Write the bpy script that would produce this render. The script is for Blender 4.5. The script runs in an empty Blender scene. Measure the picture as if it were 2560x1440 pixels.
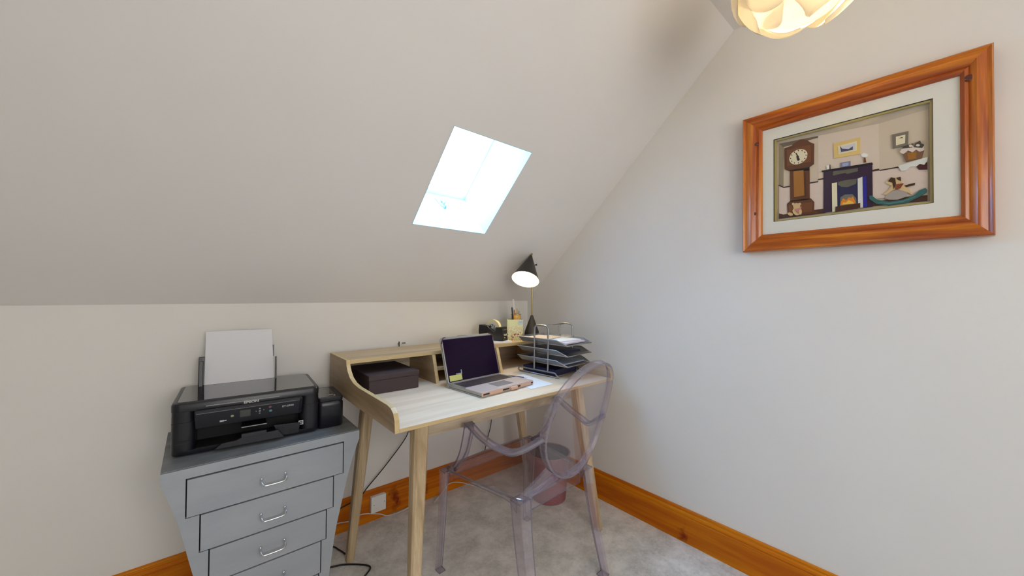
import bpy, bmesh, math, random
from mathutils import Vector, Matrix
random.seed(7)
SC = bpy.context.scene
COL = SC.collection
# ---------------------------------------------------------------- camera
cam_d = bpy.data.cameras.new('camera')
cam = bpy.data.objects.new('camera', cam_d); COL.objects.link(cam)
cam_d.sensor_width = 36.0
cam_d.lens = 928.954 / 2560 * 36.0
cam_d.clip_start = 0.02
_r = Vector((0.76052625, -0.64924977, 0.00863438))
_u = Vector((-0.015403, -0.00474567, 0.9998701))
_f = Vector((0.64912446, 0.76056046, 0.0136096))
cam.matrix_world = Matrix(((_r.x, _u.x, -_f.x, -1.87043), (_r.y, _u.y, -_f.y, -2.01439),
                           (_r.z, _u.z, -_f.z, 1.22), (0, 0, 0, 1)))
SC.camera = cam
# ---------------------------------------------------------------- colour management, sky, lights
SC.view_settings.view_transform = 'Standard'
SC.view_settings.look = 'None'
SC.view_settings.gamma = 1.0
SC.view_settings.use_curve_mapping = False
SC.view_settings.exposure = 0.07
SC.cycles.max_bounces = 14
SC.cycles.diffuse_bounces = 7
SC.cycles.glossy_bounces = 6
SC.cycles.transparent_max_bounces = 40
SC.cycles.transmission_bounces = 10
SC.cycles.sample_clamp_indirect = 8.0
SC.cycles.caustics_reflective = False
SC.cycles.caustics_refractive = False
SC.cycles.use_denoising = True
W = bpy.data.worlds.new('sky'); SC.world = W
W.use_nodes = True
_bg = W.node_tree.nodes['Background']
_bg.inputs[0].default_value = (0.305, 0.60, 1.0, 1)
_bg.inputs[1].default_value = 30.0

SLOPE = math.atan(0.9238)
KNEE = 1.1637                      # height of the knee wall
CEIL = 2.44
NRM = Vector((0, math.sin(SLOPE), math.cos(SLOPE)))      # outward from the sloped ceiling
UPS = Vector((0, -math.cos(SLOPE), math.sin(SLOPE)))     # up along the slope
def slope_pt(x, s, t): return Vector((x, 0, KNEE)) + UPS * s + NRM * t
SKY = (-1.110, -0.690, 0.548, 1.045)   # roof window opening: x0, x1, s0, s1
REV = 0.30                             # reveal depth

def portal(name, loc, direction, sx, sy):
    l = bpy.data.lights.new(name, 'AREA'); l.shape = 'RECTANGLE'; l.size = sx; l.size_y = sy
    l.cycles.is_portal = True
    o = bpy.data.objects.new(name, l); COL.objects.link(o)
    o.location = loc; o.rotation_euler = Vector(direction).to_track_quat('-Z', 'Y').to_euler()
portal('roof_window_daylight', slope_pt(-0.9, 0.797, REV + 0.06), -NRM, 0.44, 0.52)
portal('added_window_portal', (-1.625, -3.63, 1.50), (0, 1, 0), 1.65, 1.2)  # portal for the unseen window added to light the room

# ---------------------------------------------------------------- materials
def new_mat(name):
    m = bpy.data.materials.new(name); m.use_nodes = True
    return m, m.node_tree.nodes, m.node_tree.links, m.node_tree.nodes['Principled BSDF']
def plain(name, col, rough=0.5, metal=0.0, spec=0.5, coat=0.0):
    m, N, L, b = new_mat(name)
    b.inputs['Base Color'].default_value = (*col, 1)
    b.inputs['Roughness'].default_value = rough
    b.inputs['Metallic'].default_value = metal
    b.inputs['Specular IOR Level'].default_value = spec
    b.inputs['Coat Weight'].default_value = coat
    return m
def tex_coord(N, L, scale=(1, 1, 1), rot=(0, 0, 0), loc=(0, 0, 0), src='Object'):
    tc = N.new('ShaderNodeTexCoord'); mp = N.new('ShaderNodeMapping')
    mp.inputs['Scale'].default_value = scale; mp.inputs['Rotation'].default_value = rot
    mp.inputs['Location'].default_value = loc
    L.new(tc.outputs[src], mp.inputs['Vector'])
    return mp.outputs['Vector']
def ramp(N, L, fac, stops):
    r = N.new('ShaderNodeValToRGB'); e = r.color_ramp.elements
    e[0].position = stops[0][0]; e[0].color = (*stops[0][1], 1)
    e[1].position = stops[-1][0]; e[1].color = (*stops[-1][1], 1)
    for p, c in stops[1:-1]:
        k = e.new(p); k.color = (*c, 1)
    L.new(fac, r.inputs['Fac']); return r.outputs['Color']
def noise(N, L, vec, scale, detail=4, rough=0.55, dist=0.0):
    n = N.new('ShaderNodeTexNoise')
    n.inputs['Scale'].default_value = scale; n.inputs['Detail'].default_value = detail
    n.inputs['Roughness'].default_value = rough; n.inputs['Distortion'].default_value = dist
    L.new(vec, n.inputs['Vector']); return n.outputs['Fac']
def bump(N, L, b, h, strength=0.2, dist=0.002):
    k = N.new('ShaderNodeBump'); k.inputs['Strength'].default_value = strength
    k.inputs['Distance'].default_value = dist
    L.new(h, k.inputs['Height']); L.new(k.outputs['Normal'], b.inputs['Normal'])
def mixc(N, L, fac, a, b_, mode='MIX'):
    m = N.new('ShaderNodeMix'); m.data_type = 'RGBA'; m.blend_type = mode
    for s, v in ((m.inputs['Factor'], fac), (m.inputs['A'], a), (m.inputs['B'], b_)):
        if isinstance(v, (int, float)): s.default_value = v
        elif isinstance(v, tuple): s.default_value = (*v, 1)
        else: L.new(v, s)
    return m.outputs['Result']

def wall_paint(name, col):
    m, N, L, b = new_mat(name)
    v = tex_coord(N, L)
    n = noise(N, L, v, 1.3, 3)
    c = ramp(N, L, n, [(0.3, tuple(k * 0.975 for k in col)), (0.7, tuple(min(1, k * 1.02) for k in col))])
    L.new(c, b.inputs['Base Color'])
    b.inputs['Roughness'].default_value = 0.85; b.inputs['Specular IOR Level'].default_value = 0.25
    bump(N, L, b, noise(N, L, v, 140, 3), 0.10, 0.001)
    return m
def wood(name, stops, axis='X', stretch=14, scale=9.0, rough=0.45, fine=0.25, coat=0.0, knots=False, bumpk=0.05, knot_at=()):
    """grain runs along the given object axis"""
    m, N, L, b = new_mat(name)
    sc = {'X': (1 / stretch, 1, 1), 'Y': (1, 1 / stretch, 1), 'Z': (1, 1, 1 / stretch)}[axis]
    v = tex_coord(N, L, sc)
    n = noise(N, L, v, scale, 3, 0.5, 1.2)
    w = N.new('ShaderNodeMath'); w.operation = 'MULTIPLY'; w.inputs[1].default_value = 5.0
    L.new(n, w.inputs[0])
    fr = N.new('ShaderNodeMath'); fr.operation = 'PINGPONG'; fr.inputs[1].default_value = 1.0
    L.new(w.outputs[0], fr.inputs[0])
    c = ramp(N, L, fr.outputs[0], stops)
    sc2 = {'X': (0.03, 1, 1), 'Y': (1, 0.03, 1), 'Z': (1, 1, 0.03)}[axis]
    f = noise(N, L, tex_coord(N, L, sc2), 220, 2)
    dark = tuple(k * 0.72 for k in stops[0][1])
    fc = ramp(N, L, f, [(0.42, (fine,) * 3), (0.6, (0, 0, 0))])
    c = mixc(N, L, fc, c, dark)
    for (kc_, kr) in knot_at:      # dark knots where the boards really have them
        w_ = N.new('ShaderNodeTexNoise'); w_.inputs['Scale'].default_value = 22; L.new(tex_coord(N, L), w_.inputs['Vector'])
        mv = N.new('ShaderNodeVectorMath'); mv.operation = 'MULTIPLY_ADD'; mv.inputs[1].default_value = (0.11,) * 3
        L.new(w_.outputs['Color'], mv.inputs[0]); L.new(tex_coord(N, L), mv.inputs[2])
        mp = N.new('ShaderNodeMapping'); mp.inputs['Location'].default_value = tuple(-(q + .055) / r for q, r in zip(kc_, kr)); mp.inputs['Scale'].default_value = tuple(1 / r for r in kr)
        L.new(mv.outputs[0], mp.inputs['Vector'])
        ln = N.new('ShaderNodeVectorMath'); ln.operation = 'LENGTH'; L.new(mp.outputs[0], ln.inputs[0])
        kc = ramp(N, L, ln.outputs['Value'], [(0.25, (0.9,) * 3), (0.6, (0.5,) * 3), (1.0, (0, 0, 0))])
        c = mixc(N, L, kc, c, (stops[0][1][0] * .35, stops[0][1][1] * .12, 0.0005))
    L.new(c, b.inputs['Base Color'])
    b.inputs['Roughness'].default_value = rough
    if knots: b.inputs['Specular IOR Level'].default_value = 0.22
    b.inputs['Coat Weight'].default_value = coat; b.inputs['Coat Roughness'].default_value = 0.15
    bump(N, L, b, f, bumpk, 0.001)
    return m
def outer_only(N, L, fac):
    """reflect on the outer side of a clear sheet only"""
    ge = N.new('ShaderNodeNewGeometry'); sb = N.new('ShaderNodeMath'); sb.operation = 'SUBTRACT'; sb.inputs[0].default_value = 1.0
    L.new(ge.outputs['Backfacing'], sb.inputs[1])
    mu = N.new('ShaderNodeMath'); mu.operation = 'MULTIPLY'
    L.new(fac, mu.inputs[0]); L.new(sb.outputs[0], mu.inputs[1]); return mu.outputs[0]
def thin_clear(name, tint, ior=1.45, rough=0.02, gloss=1.0):
    """thin clear sheet: passes light with a slight tint, mirrors by Fresnel"""
    m = bpy.data.materials.new(name); m.use_nodes = True
    N = m.node_tree.nodes; L = m.node_tree.links; N.clear()
    out = N.new('ShaderNodeOutputMaterial'); mx = N.new('ShaderNodeMixShader')
    tr = N.new('ShaderNodeBsdfTransparent'); tr.inputs[0].default_value = (*tint, 1)
    gl = N.new('ShaderNodeBsdfGlossy'); gl.inputs['Color'].default_value = (gloss, gloss, gloss, 1)
    gl.inputs['Roughness'].default_value = rough
    fr = N.new('ShaderNodeFresnel'); fr.inputs['IOR'].default_value = ior
    L.new(outer_only(N, L, fr.outputs[0]), mx.inputs[0]); L.new(tr.outputs[0], mx.inputs[1]); L.new(gl.outputs[0], mx.inputs[2])
    L.new(mx.outputs[0], out.inputs[0])
    return m

M = {}
M['wall'] = wall_paint('cream wall paint', (0.80, 0.78, 0.74))
M['ceil'] = wall_paint('ceiling paint', (0.79, 0.765, 0.735))
M['reveal'] = wall_paint('reveal paint with sky tint', (0.56, 0.70, 0.76))  # cyan of the sky light is put into the white paint
M['white'] = plain('white plastic', (0.80, 0.80, 0.77), 0.35)
M['upvc'] = plain('white window frame', (0.85, 0.86, 0.87), 0.35)
def carpet():
    m, N, L, b = new_mat('mottled grey carpet')
    v = tex_coord(N, L)
    n1 = noise(N, L, v, 7, 6, 0.72, 0.15)
    n2 = noise(N, L, v, 420, 2)
    n3 = noise(N, L, v, 75, 4, 0.7)
    c = ramp(N, L, n1, [(0.38, (0.60, 0.59, 0.545)), (0.50, (0.74, 0.73, 0.69)), (0.62, (0.88, 0.87, 0.83))])
    c = mixc(N, L, 0.7, c, ramp(N, L, n3, [(0.36, (0.36, 0.36, 0.36)), (0.62, (0.62, 0.62, 0.62))]), 'OVERLAY')
    c = mixc(N, L, 0.5, c, ramp(N, L, n2, [(0.35, (0.36,) * 3), (0.65, (0.66,) * 3)]), 'OVERLAY')
    L.new(c, b.inputs['Base Color'])
    b.inputs['Roughness'].default_value = 1.0; b.inputs['Specular IOR Level'].default_value = 0.05
    b.inputs['Sheen Weight'].default_value = 0.3
    bump(N, L, b, n2, 0.6, 0.006)
    return m
M['carpet'] = carpet()
OAK = [(0.0, (0.42, 0.30, 0.165)), (0.45, (0.56, 0.42, 0.25)), (1.0, (0.64, 0.50, 0.32))]
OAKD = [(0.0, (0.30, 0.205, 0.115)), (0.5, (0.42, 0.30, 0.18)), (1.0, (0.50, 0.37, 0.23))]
OAKT = [(0.0, (0.78, 0.60, 0.42)), (0.5, (0.85, 0.675, 0.49)), (1.0, (0.88, 0.71, 0.53))]  # paler than OAK: skylight sheen put into the desktop colour
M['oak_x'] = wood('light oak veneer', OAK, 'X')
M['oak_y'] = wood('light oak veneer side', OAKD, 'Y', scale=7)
M['oak_z'] = wood('light oak legs', OAK, 'Z', scale=14)
OAKA = [(0.0, (0.37, 0.285, 0.19)), (0.5, (0.52, 0.42, 0.30)), (1.0, (0.60, 0.50, 0.37))]
M['oak_apron'] = wood('oak apron with cathedral grain', OAKA, 'X', stretch=5, scale=7, fine=0.35)
M['oak_top'] = wood('oak desktop with sheen', OAKT, 'X', stretch=16, rough=0.5, fine=0.12)
M['oak_edge'] = wood('oak edging', [(0.0, (0.58, 0.42, 0.20)), (1.0, (0.68, 0.52, 0.28))], 'X', stretch=30, fine=0.1)
PINE = [(0.0, (0.50, 0.115, 0.001)), (0.5, (0.62, 0.18, 0.001)), (1.0, (0.70, 0.235, 0.002))]
M['pine_x'] = wood('varnished pine along the knee wall', PINE, 'X', scale=10, rough=0.5, coat=0.0, knots=True, stretch=14, knot_at=(((-1.010, -.019, .075), (.030, .08, .075)), ((-0.840, -.019, .06), (.035, .08, .06))))
M['pine_y'] = wood('varnished pine along the gable wall', PINE, 'Y', scale=10, rough=0.5, coat=0.0, knots=True, stretch=14, knot_at=(((-.019, -1.165, .035), (.08, .028, .050)),))
FPINE = [(0.0, (0.32, 0.055, 0.002)), (0.5, (0.50, 0.12, 0.003)), (1.0, (0.66, 0.22, 0.008))]
M['fpine_y'] = wood('varnished pine frame rail', FPINE, 'Y', scale=16, rough=0.3, coat=0.25, stretch=14)
M['fpine_z'] = wood('varnished pine frame stile', FPINE, 'Z', scale=16, rough=0.3, coat=0.25, stretch=14)
M['fknot'] = plain('dark pine knot', (0.09, 0.015, 0.004), 0.3, coat=0.5)

# ---------------------------------------------------------------- mesh helpers
class MB:
    def __init__(s): s.bm = bmesh.new()
    def _mi(s, faces, mi):
        for f in faces: f.material_index = mi
    def box(s, c, d, mi=0, rot=None, bev=0.0, seg=2):
        mat = Matrix.Translation(Vector(c))
        if rot is not None: mat = mat @ (rot.to_4x4() if hasattr(rot, 'to_4x4') else rot)
        mat = mat @ Matrix.Diagonal((d[0], d[1], d[2], 1))
        g = bmesh.ops.create_cube(s.bm, size=1.0, matrix=mat)
        vs = g['verts']; es = list({e for v in vs for e in v.link_edges}); fs = list({f for v in vs for f in v.link_faces})
        s._mi(fs, mi)
        if bev > 0:
            r = bmesh.ops.bevel(s.bm, geom=es, offset=bev, segments=seg, profile=0.5, affect='EDGES')
            s._mi(r['faces'], mi)
        return s
    def b2(s, p0, p1, mi=0, bev=0.0, seg=2):
        c = [(a + b) / 2 for a, b in zip(p0, p1)]; d = [abs(b - a) for a, b in zip(p0, p1)]
        return s.box(c, d, mi, None, bev, seg)
    def loft(s, rings, mi=0, cap=True, closed=True, loop=False):
        R = [[s.bm.verts.new(p) for p in r] for r in rings]
        n = len(R[0]); fs = []
        pairs = list(zip(R[:-1], R[1:])) + ([(R[-1], R[0])] if loop else [])
        for a, b in pairs:
            for i in range(n if closed else n - 1):
                j = (i + 1) % n
                try: fs.append(s.bm.faces.new((a[i], a[j], b[j], b[i])))
                except ValueError: pass
        if cap and closed and not loop:
            fs.append(s.bm.faces.new(list(reversed(R[0])))); fs.append(s.bm.faces.new(R[-1]))
        s._mi(fs, mi); return s
    def prism(s, pts, a, b, axis='y', mi=0):
        def mk(p, k):
            if axis == 'y': return (p[0], k, p[1])
            if axis == 'x': return (k, p[0], p[1])
            return (p[0], p[1], k)
        return s.loft([[mk(p, a) for p in pts], [mk(p, b) for p in pts]], mi)
    def lathe(s, prof, c=(0, 0, 0), n=32, mi=0, mat=None, cap=True):
        rings = []
        for r, z in prof:
            ring = []
            for i in range(n):
                t = 2 * math.pi * i / n
                p = Vector((r * math.cos(t), r * math.sin(t), z))
                if mat is not None: p = mat @ p
                ring.append(p + Vector(c))
            rings.append(ring)
        return s.loft(rings, mi, cap)
    def tube(s, path, r, n=8, mi=0, loop=False, up=None, flat=None):
        """round (or flat=(w,h) rectangular) sweep along a path"""
        P = [Vector(p) for p in path]; k = len(P)
        T = []
        for i in range(k):
            a = P[(i - 1) % k] if (i > 0 or loop) else P[i]
            b = P[(i + 1) % k] if (i < k - 1 or loop) else P[i]
            T.append((b - a).normalized())
        ref = Vector(up) if up is not None else (Vector((0, 0, 1)) if abs(T[0].z) < 0.9 else Vector((1, 0, 0)))
        side = T[0].cross(ref).normalized(); rings = []
        for i in range(k):
            if up is not None: side = T[i].cross(ref).normalized()
            else:
                side = (side - T[i] * side.dot(T[i]))
                side = side.normalized() if side.length > 1e-6 else T[i].orthogonal().normalized()
            u = side.cross(T[i]).normalized()
            rr = r[i] if isinstance(r, (list, tuple)) else r
            if flat:
                w, h = flat
                ring = [P[i] + side * (x * w / 2) + u * (y * h / 2) for x, y in ((-1, -1), (1, -1), (1, 1), (-1, 1))]
            else:
                ring = [P[i] + (side * math.cos(t) + u * math.sin(t)) * rr for t in [2 * math.pi * q / n for q in range(n)]]
            rings.append(ring)
        return s.loft(rings, mi, True, True, loop)
    def ball(s, c, r, mi=0, seg=16, scale=(1, 1, 1)):
        g = bmesh.ops.create_uvsphere(s.bm, u_segments=seg, v_segments=seg // 2, radius=r,
                                      matrix=Matrix.Translation(Vector(c)) @ Matrix.Diagonal((*scale, 1)))
        s._mi({f for v in g['verts'] for f in v.link_faces}, mi); return s
    def build(s, name, mats, parent=None, smooth=False, bevel=0.0, subsurf=0, auto=None):
        bmesh.ops.recalc_face_normals(s.bm, faces=s.bm.faces)
        me = bpy.data.meshes.new(name); s.bm.to_mesh(me); s.bm.free()
        o = bpy.data.objects.new(name, me); COL.objects.link(o)
        for m in (mats if isinstance(mats, (list, tuple)) else [mats]): me.materials.append(M[m] if isinstance(m, str) else m)
        if smooth:
            for p in me.polygons: p.use_smooth = True
        if auto is not None:
            me.set_sharp_from_angle(angle=math.radians(auto))
        if parent is not None: o.parent = parent
        if bevel > 0:
            b = o.modifiers.new('bevel', 'BEVEL'); b.width = bevel; b.segments = 2; b.limit_method = 'ANGLE'; b.angle_limit = math.radians(35)
        if subsurf:
            q = o.modifiers.new('subsurf', 'SUBSURF'); q.levels = subsurf; q.render_levels = subsurf
        return o
def tag(o, label=None, cat=None, group=None, kind=None):
    if label: o['label'] = label
    if cat: o['category'] = cat
    if group: o['group'] = group
    if kind: o['kind'] = kind
    return o
def empty(name, loc, rz=0.0, label=None, cat=None, group=None, kind=None):
    o = bpy.data.objects.new(name, None); COL.objects.link(o)
    o.empty_display_size = 0.05
    o.location = loc; o.rotation_euler = (0, 0, rz)
    return tag(o, label, cat, group, kind)
def copy_tree(o, parent=None):
    c = o.copy(); COL.objects.link(c)
    if parent is not None: c.parent = parent
    for ch in list(o.children): copy_tree(ch, c)
    return c
def bez(pts, n=8):
    """smooth Catmull-Rom path through points"""
    P = [Vector(p) for p in pts]; out = []
    for i in range(len(P) - 1):
        p0 = P[max(i - 1, 0)]; p1 = P[i]; p2 = P[i + 1]; p3 = P[min(i + 2, len(P) - 1)]
        for k in range(n):
            t = k / n
            out.append(0.5 * ((2 * p1) + (-p0 + p2) * t + (2 * p0 - 5 * p1 + 4 * p2 - p3) * t * t + (-p0 + 3 * p1 - 3 * p2 + p3) * t ** 3))
    out.append(P[-1]); return out
def text_mesh(name, body, size, mat, parent, matrix, extrude=0.0003, xscale=1.0, bold=0.0):
    cu = bpy.data.curves.new(name, 'FONT'); cu.body = body; cu.size = size; cu.extrude = extrude
    cu.align_x = 'CENTER'; cu.align_y = 'CENTER'; cu.offset = bold
    tmp = bpy.data.objects.new('tmp', cu); COL.objects.link(tmp)
    dg = bpy.context.evaluated_depsgraph_get(); dg.update()
    me = bpy.data.meshes.new_from_object(tmp.evaluated_get(dg))
    bpy.data.objects.remove(tmp); bpy.data.curves.remove(cu)
    me.transform(Matrix.Diagonal((xscale, 1, 1, 1))); me.transform(matrix)
    me.materials.clear(); me.materials.append(M[mat])
    o = bpy.data.objects.new(name, me); COL.objects.link(o)
    if parent is not None: o.parent = parent
    return o
FACE_FRONT = Matrix.Rotation(math.radians(90), 4, 'X')   # text reading from -y side

# ---------------------------------------------------------------- the room
X0, Y0 = -4.8, -3.6
YC = -(CEIL - KNEE) / math.tan(SLOPE)      # where slope meets flat ceiling
mb = MB(); mb.b2((X0 - 0.1, Y0 - 0.1, -0.1), (0.1, 0.1, 0)); tag(mb.build('floor', 'carpet'), kind='structure')
mb = MB(); mb.b2((X0 - 0.1, 0, 0), (0.1, 0.12, KNEE + 0.02)); tag(mb.build('wall_back', 'wall'), kind='structure')
mb = MB(); mb.b2((0, Y0 - 0.1, 0), (0.12, 0.5, 3.0)); tag(mb.build('wall_right', 'wall'), kind='structure')
mb = MB(); mb.b2((X0 - 0.12, Y0 - 0.1, 0), (X0, 0.5, 3.0)); tag(mb.build('wall_left', 'wall'), kind='structure')
mb = MB()  # front wall (behind the camera) with an unseen opening added for fill light
wx0, wx1 = -2.45, -0.80
mb.b2((X0 - 0.1, Y0 - 0.12, 0), (wx0, Y0, 2.6)); mb.b2((wx1, Y0 - 0.12, 0), (0.1, Y0, 2.6))
mb.b2((wx0, Y0 - 0.12, 0), (wx1, Y0, 0.9)); mb.b2((wx0, Y0 - 0.12, 2.1), (wx1, Y0, 2.6))
tag(mb.build('wall_front', 'wall'), kind='structure')
# ceiling: flat part and the sloped part with a deep reveal for the roof window
mb = MB()
mb.b2((X0 - 0.1, Y0 - 0.1, CEIL), (0.1, YC + 0.001, CEIL + 0.3))
def slope_box(x0, x1, s0, s1, t0, t1, m=0):
    p = [slope_pt(x, s, t) for t in (t0, t1) for x, s in ((x0, s0), (x1, s0), (x1, s1), (x0, s1))]
    mb.loft([p[:4], p[4:]], m)
SMAX = (CEIL - KNEE) / math.sin(SLOPE)
sx0, sx1, ss0, ss1 = SKY
slope_box(X0 - 0.1, sx0, -0.0, SMAX, 0, REV)
slope_box(sx1, 0.1, -0.0, SMAX, 0, REV)
slope_box(sx0, sx1, -0.0, ss0, 0, REV)
slope_box(sx0, sx1, ss1, SMAX, 0, REV)
tag(mb.build('ceiling', 'ceil'), kind='structure')
# lining of the reveal, sky light's cyan put into its paint
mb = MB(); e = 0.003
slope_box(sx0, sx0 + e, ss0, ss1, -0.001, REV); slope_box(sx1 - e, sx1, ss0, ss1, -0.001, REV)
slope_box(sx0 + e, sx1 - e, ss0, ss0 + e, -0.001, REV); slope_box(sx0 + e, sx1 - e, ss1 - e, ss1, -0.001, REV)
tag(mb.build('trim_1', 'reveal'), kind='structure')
# roof window: frame, sash, pane
mb = MB()
for a, b_, c, d in ((sx0 - .03, sx0 + 0.012, ss0 - .03, ss1 + .03), (sx1 - 0.012, sx1 + .03, ss0 - .03, ss1 + .03),
                    (sx0, sx1, ss0 - .03, ss0 + 0.03), (sx0, sx1, ss1 - 0.012, ss1 + .03)):
    slope_box(a, b_, c, d, REV, REV + 0.06)
win = tag(mb.build('window_1', 'upvc'), kind='structure')
M['fill_pane'] = thin_clear('warm fill-light pane', (0.83, 0.585, 0.445), 1.3)  # warm tint colours the fill light of the added window
M['pane'] = thin_clear('window glass', (0.97, 0.985, 1.0), 1.3)
mb = MB(); slope_box(sx0, sx1, ss0, ss1, REV + 0.030, REV + 0.036); mb.build('pane', 'pane', win)
M['latchm'] = plain('dull grey latch metal', (0.42, 0.45, 0.50), 0.35, 0.6)
mb = MB()
lp = lambda x, s, t: slope_pt(x, s, t)
mb.tube([lp(-0.870, 0.555, 0.235), lp(-0.866, 0.566, 0.215), lp(-0.866, 0.566, 0.185), lp(-0.870, 0.556, 0.170)], 0.006, 8)
mb.tube([lp(-0.900, 0.553, 0.255), lp(-0.885, 0.556, 0.19), lp(-0.872, 0.556, 0.172)], 0.0022, 6)
mb.ball(lp(-0.868, 0.566, 0.2), 0.010, seg=10)
mb.build('latch', 'latchm', win, smooth=True)
mb = MB()
p = [slope_pt(x, ss0 + 0.035, t) for x in (-1.10, -1.085) for t in (REV - 0.02, REV + 0.01)]
mb.box(slope_pt(-1.095, ss0 + 0.032, REV - 0.005), (0.028, 0.016, 0.016))
mb.box(slope_pt(-1.055, ss0 + 0.034, REV - 0.004), (0.03, 0.006, 0.006))
mb.build('hinge', 'latchm', win)
mb = MB()  # unseen window frame, added around the fill-light opening
for a, b_ in (((wx0, .9), (wx1, .95)), ((wx0, 2.05), (wx1, 2.1)), ((wx0, .9), (wx0 + .05, 2.1)), ((wx1 - .05, .9), (wx1, 2.1)), ((-1.65, .9), (-1.60, 2.1))):
    mb.b2((a[0], Y0 - .09, a[1]), (b_[0], Y0 - .03, b_[1]))
w3 = tag(mb.build('added_window', 'upvc'), kind='structure')
mb = MB(); mb.b2((wx0, Y0 - .062, .9), (wx1, Y0 - .056, 2.1)); mb.build('pane', 'fill_pane', w3)
# skirting boards: a moulded profile (distance from wall, height)
SK = [(0, 0), (0.019, 0), (0.019, 0.124), (0.0150, 0.1265), (0.0150, 0.1295), (0.0175, 0.132), (0.0160, 0.141),
      (0.0095, 0.145), (0.0090, 0.149), (0.0105, 0.152), (0.009, 0.157), (0.005, 0.160), (0, 0.160)]
mb = MB(); mb.loft([[(X0, -a, z) for a, z in SK], [(0.0, -a, z) for a, z in SK]])
tag(mb.build('baseboard_back', 'pine_x'), kind='structure')
mb = MB(); mb.loft([[(-a, -0.019, z) for a, z in SK], [(-a, Y0, z) for a, z in SK]])
tag(mb.build('baseboard_right', 'pine_y'), kind='structure')
mb = MB(); mb.loft([[(X0 + a, -0.019, z) for a, z in SK], [(X0 + a, Y0, z) for a, z in SK]])
tag(mb.build('baseboard_left', 'pine_y'), kind='structure')
# ---------------------------------------------------------------- desk
DX0, DX1 = -1.366, -0.148          # left and right ends
DT = 0.768                          # desktop height
desk = empty('writing_desk', ((DX0 + DX1) / 2, -0.40, 0), 0,
             'light oak writing desk with raised back shelf, curved side lips and splayed legs', 'desk')
dl = desk.location
def D(p): return (p[0] - dl.x, p[1] - dl.y, p[2])
prof = [(-0.065, 0.922), (-0.318, 0.922), (-0.323, 0.900), (-0.340, 0.877), (-0.370, 0.855), (-0.415, 0.841),
        (-0.48, 0.835), (-0.77, 0.835), (-0.802, 0.831), (-0.824, 0.818), (-0.836, 0.796), (-0.840, 0.755), (-0.065, 0.755)]
M['side_edge'] = wood('pale oak edging', [(0.0, (0.60, 0.44, 0.20)), (1.0, (0.74, 0.60, 0.34))], 'Y', stretch=30, fine=0.05)
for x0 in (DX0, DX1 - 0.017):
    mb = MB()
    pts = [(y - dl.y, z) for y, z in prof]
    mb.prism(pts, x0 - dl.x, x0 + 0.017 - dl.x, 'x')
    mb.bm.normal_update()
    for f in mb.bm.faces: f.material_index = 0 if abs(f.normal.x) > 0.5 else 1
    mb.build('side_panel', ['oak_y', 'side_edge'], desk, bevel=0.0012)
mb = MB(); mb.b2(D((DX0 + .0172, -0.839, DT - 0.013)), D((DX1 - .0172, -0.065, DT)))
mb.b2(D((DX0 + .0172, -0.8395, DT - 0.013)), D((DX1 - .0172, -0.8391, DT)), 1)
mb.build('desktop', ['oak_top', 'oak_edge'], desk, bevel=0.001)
mb = MB(); mb.b2(D((DX0 + .0172, -0.318, 0.904)), D((DX1 - .0172, -0.065, 0.922)))
mb.b2(D((DX0 + .0172, -0.3186, 0.904)), D((DX1 - .0172, -0.3181, 0.922)), 1)
mb.build('top_shelf', ['oak_x', 'oak_edge'], desk, bevel=0.001)
mb = MB(); mb.b2(D((DX0 + .0172, -0.073, DT)), D((DX1 - .0172, -0.0655, 0.904))); mb.build('back_board', 'oak_apron', desk)
for xc in (-0.948, -0.540):
    mb = MB(); mb.prism([(-0.0735 - dl.y, DT), (-0.0735 - dl.y, 0.9038), (-0.330 - dl.y, 0.9038), (-0.375 - dl.y, DT)], xc - .009 - dl.x, xc + .009 - dl.x, 'x')
    mb.bm.normal_update()
    for f in mb.bm.faces: f.material_index = 1 if f.normal.y < -0.5 else 0
    mb.build('divider', ['oak_y', 'oak_edge'], desk, bevel=0.0008)
mb = MB(); mb.b2(D((-0.9385, -0.335, 0.824)), D((-0.5495, -0.0735, 0.838))); mb.b2(D((-0.9385, -0.3356, 0.824)), D((-0.5495, -0.3351, 0.838)), 1)
mb.build('cubby_shelf', ['oak_y', 'oak_edge'], desk)
mb = MB()
mb.b2(D((-1.195, -0.727, 0.670)), D((-0.305, -0.709, DT - .0132)))
mb.build('apron', 'oak_apron', desk, bevel=0.001)
mb = MB()
mb.b2(D((-1.240, -0.708, 0.685)), D((-1.220, -0.22, DT - .0132))); mb.b2(D((-0.330, -0.708, 0.685)), D((-0.310, -0.22, DT - .0132)))
mb.b2(D((-1.19, -0.23, 0.685)), D((-0.30, -0.21, DT - .0132)))
mb.build('under_frame', 'oak_apron', desk)
def leg(top, bot):
    mb = MB(); rings = []
    for (x, y), z, h in ((bot, 0.0, 0.017), (top, DT - 0.0132, 0.029)):
        r = h * 0.32; ring = []
        for sx, sy in ((-1, -1), (1, -1), (1, 1), (-1, 1)):
            cs = [(sx * (h - r), sy * h), (sx * h, sy * (h - r))]
            if sx * sy > 0: cs.reverse()
            ring += [D((x + a, y + b, z)) for a, b in cs]
        rings.append(ring)
    mb.loft(rings); return mb.build('leg', 'oak_z', desk, bevel=0.001)
leg((-1.224, -0.733), (-1.296, -0.835)); leg((-1.224, -0.205), (-1.317, -0.245))
leg((-0.334, -0.733), (-0.262, -0.835)); leg((-0.300, -0.205), (-0.205, -0.245))

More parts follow.
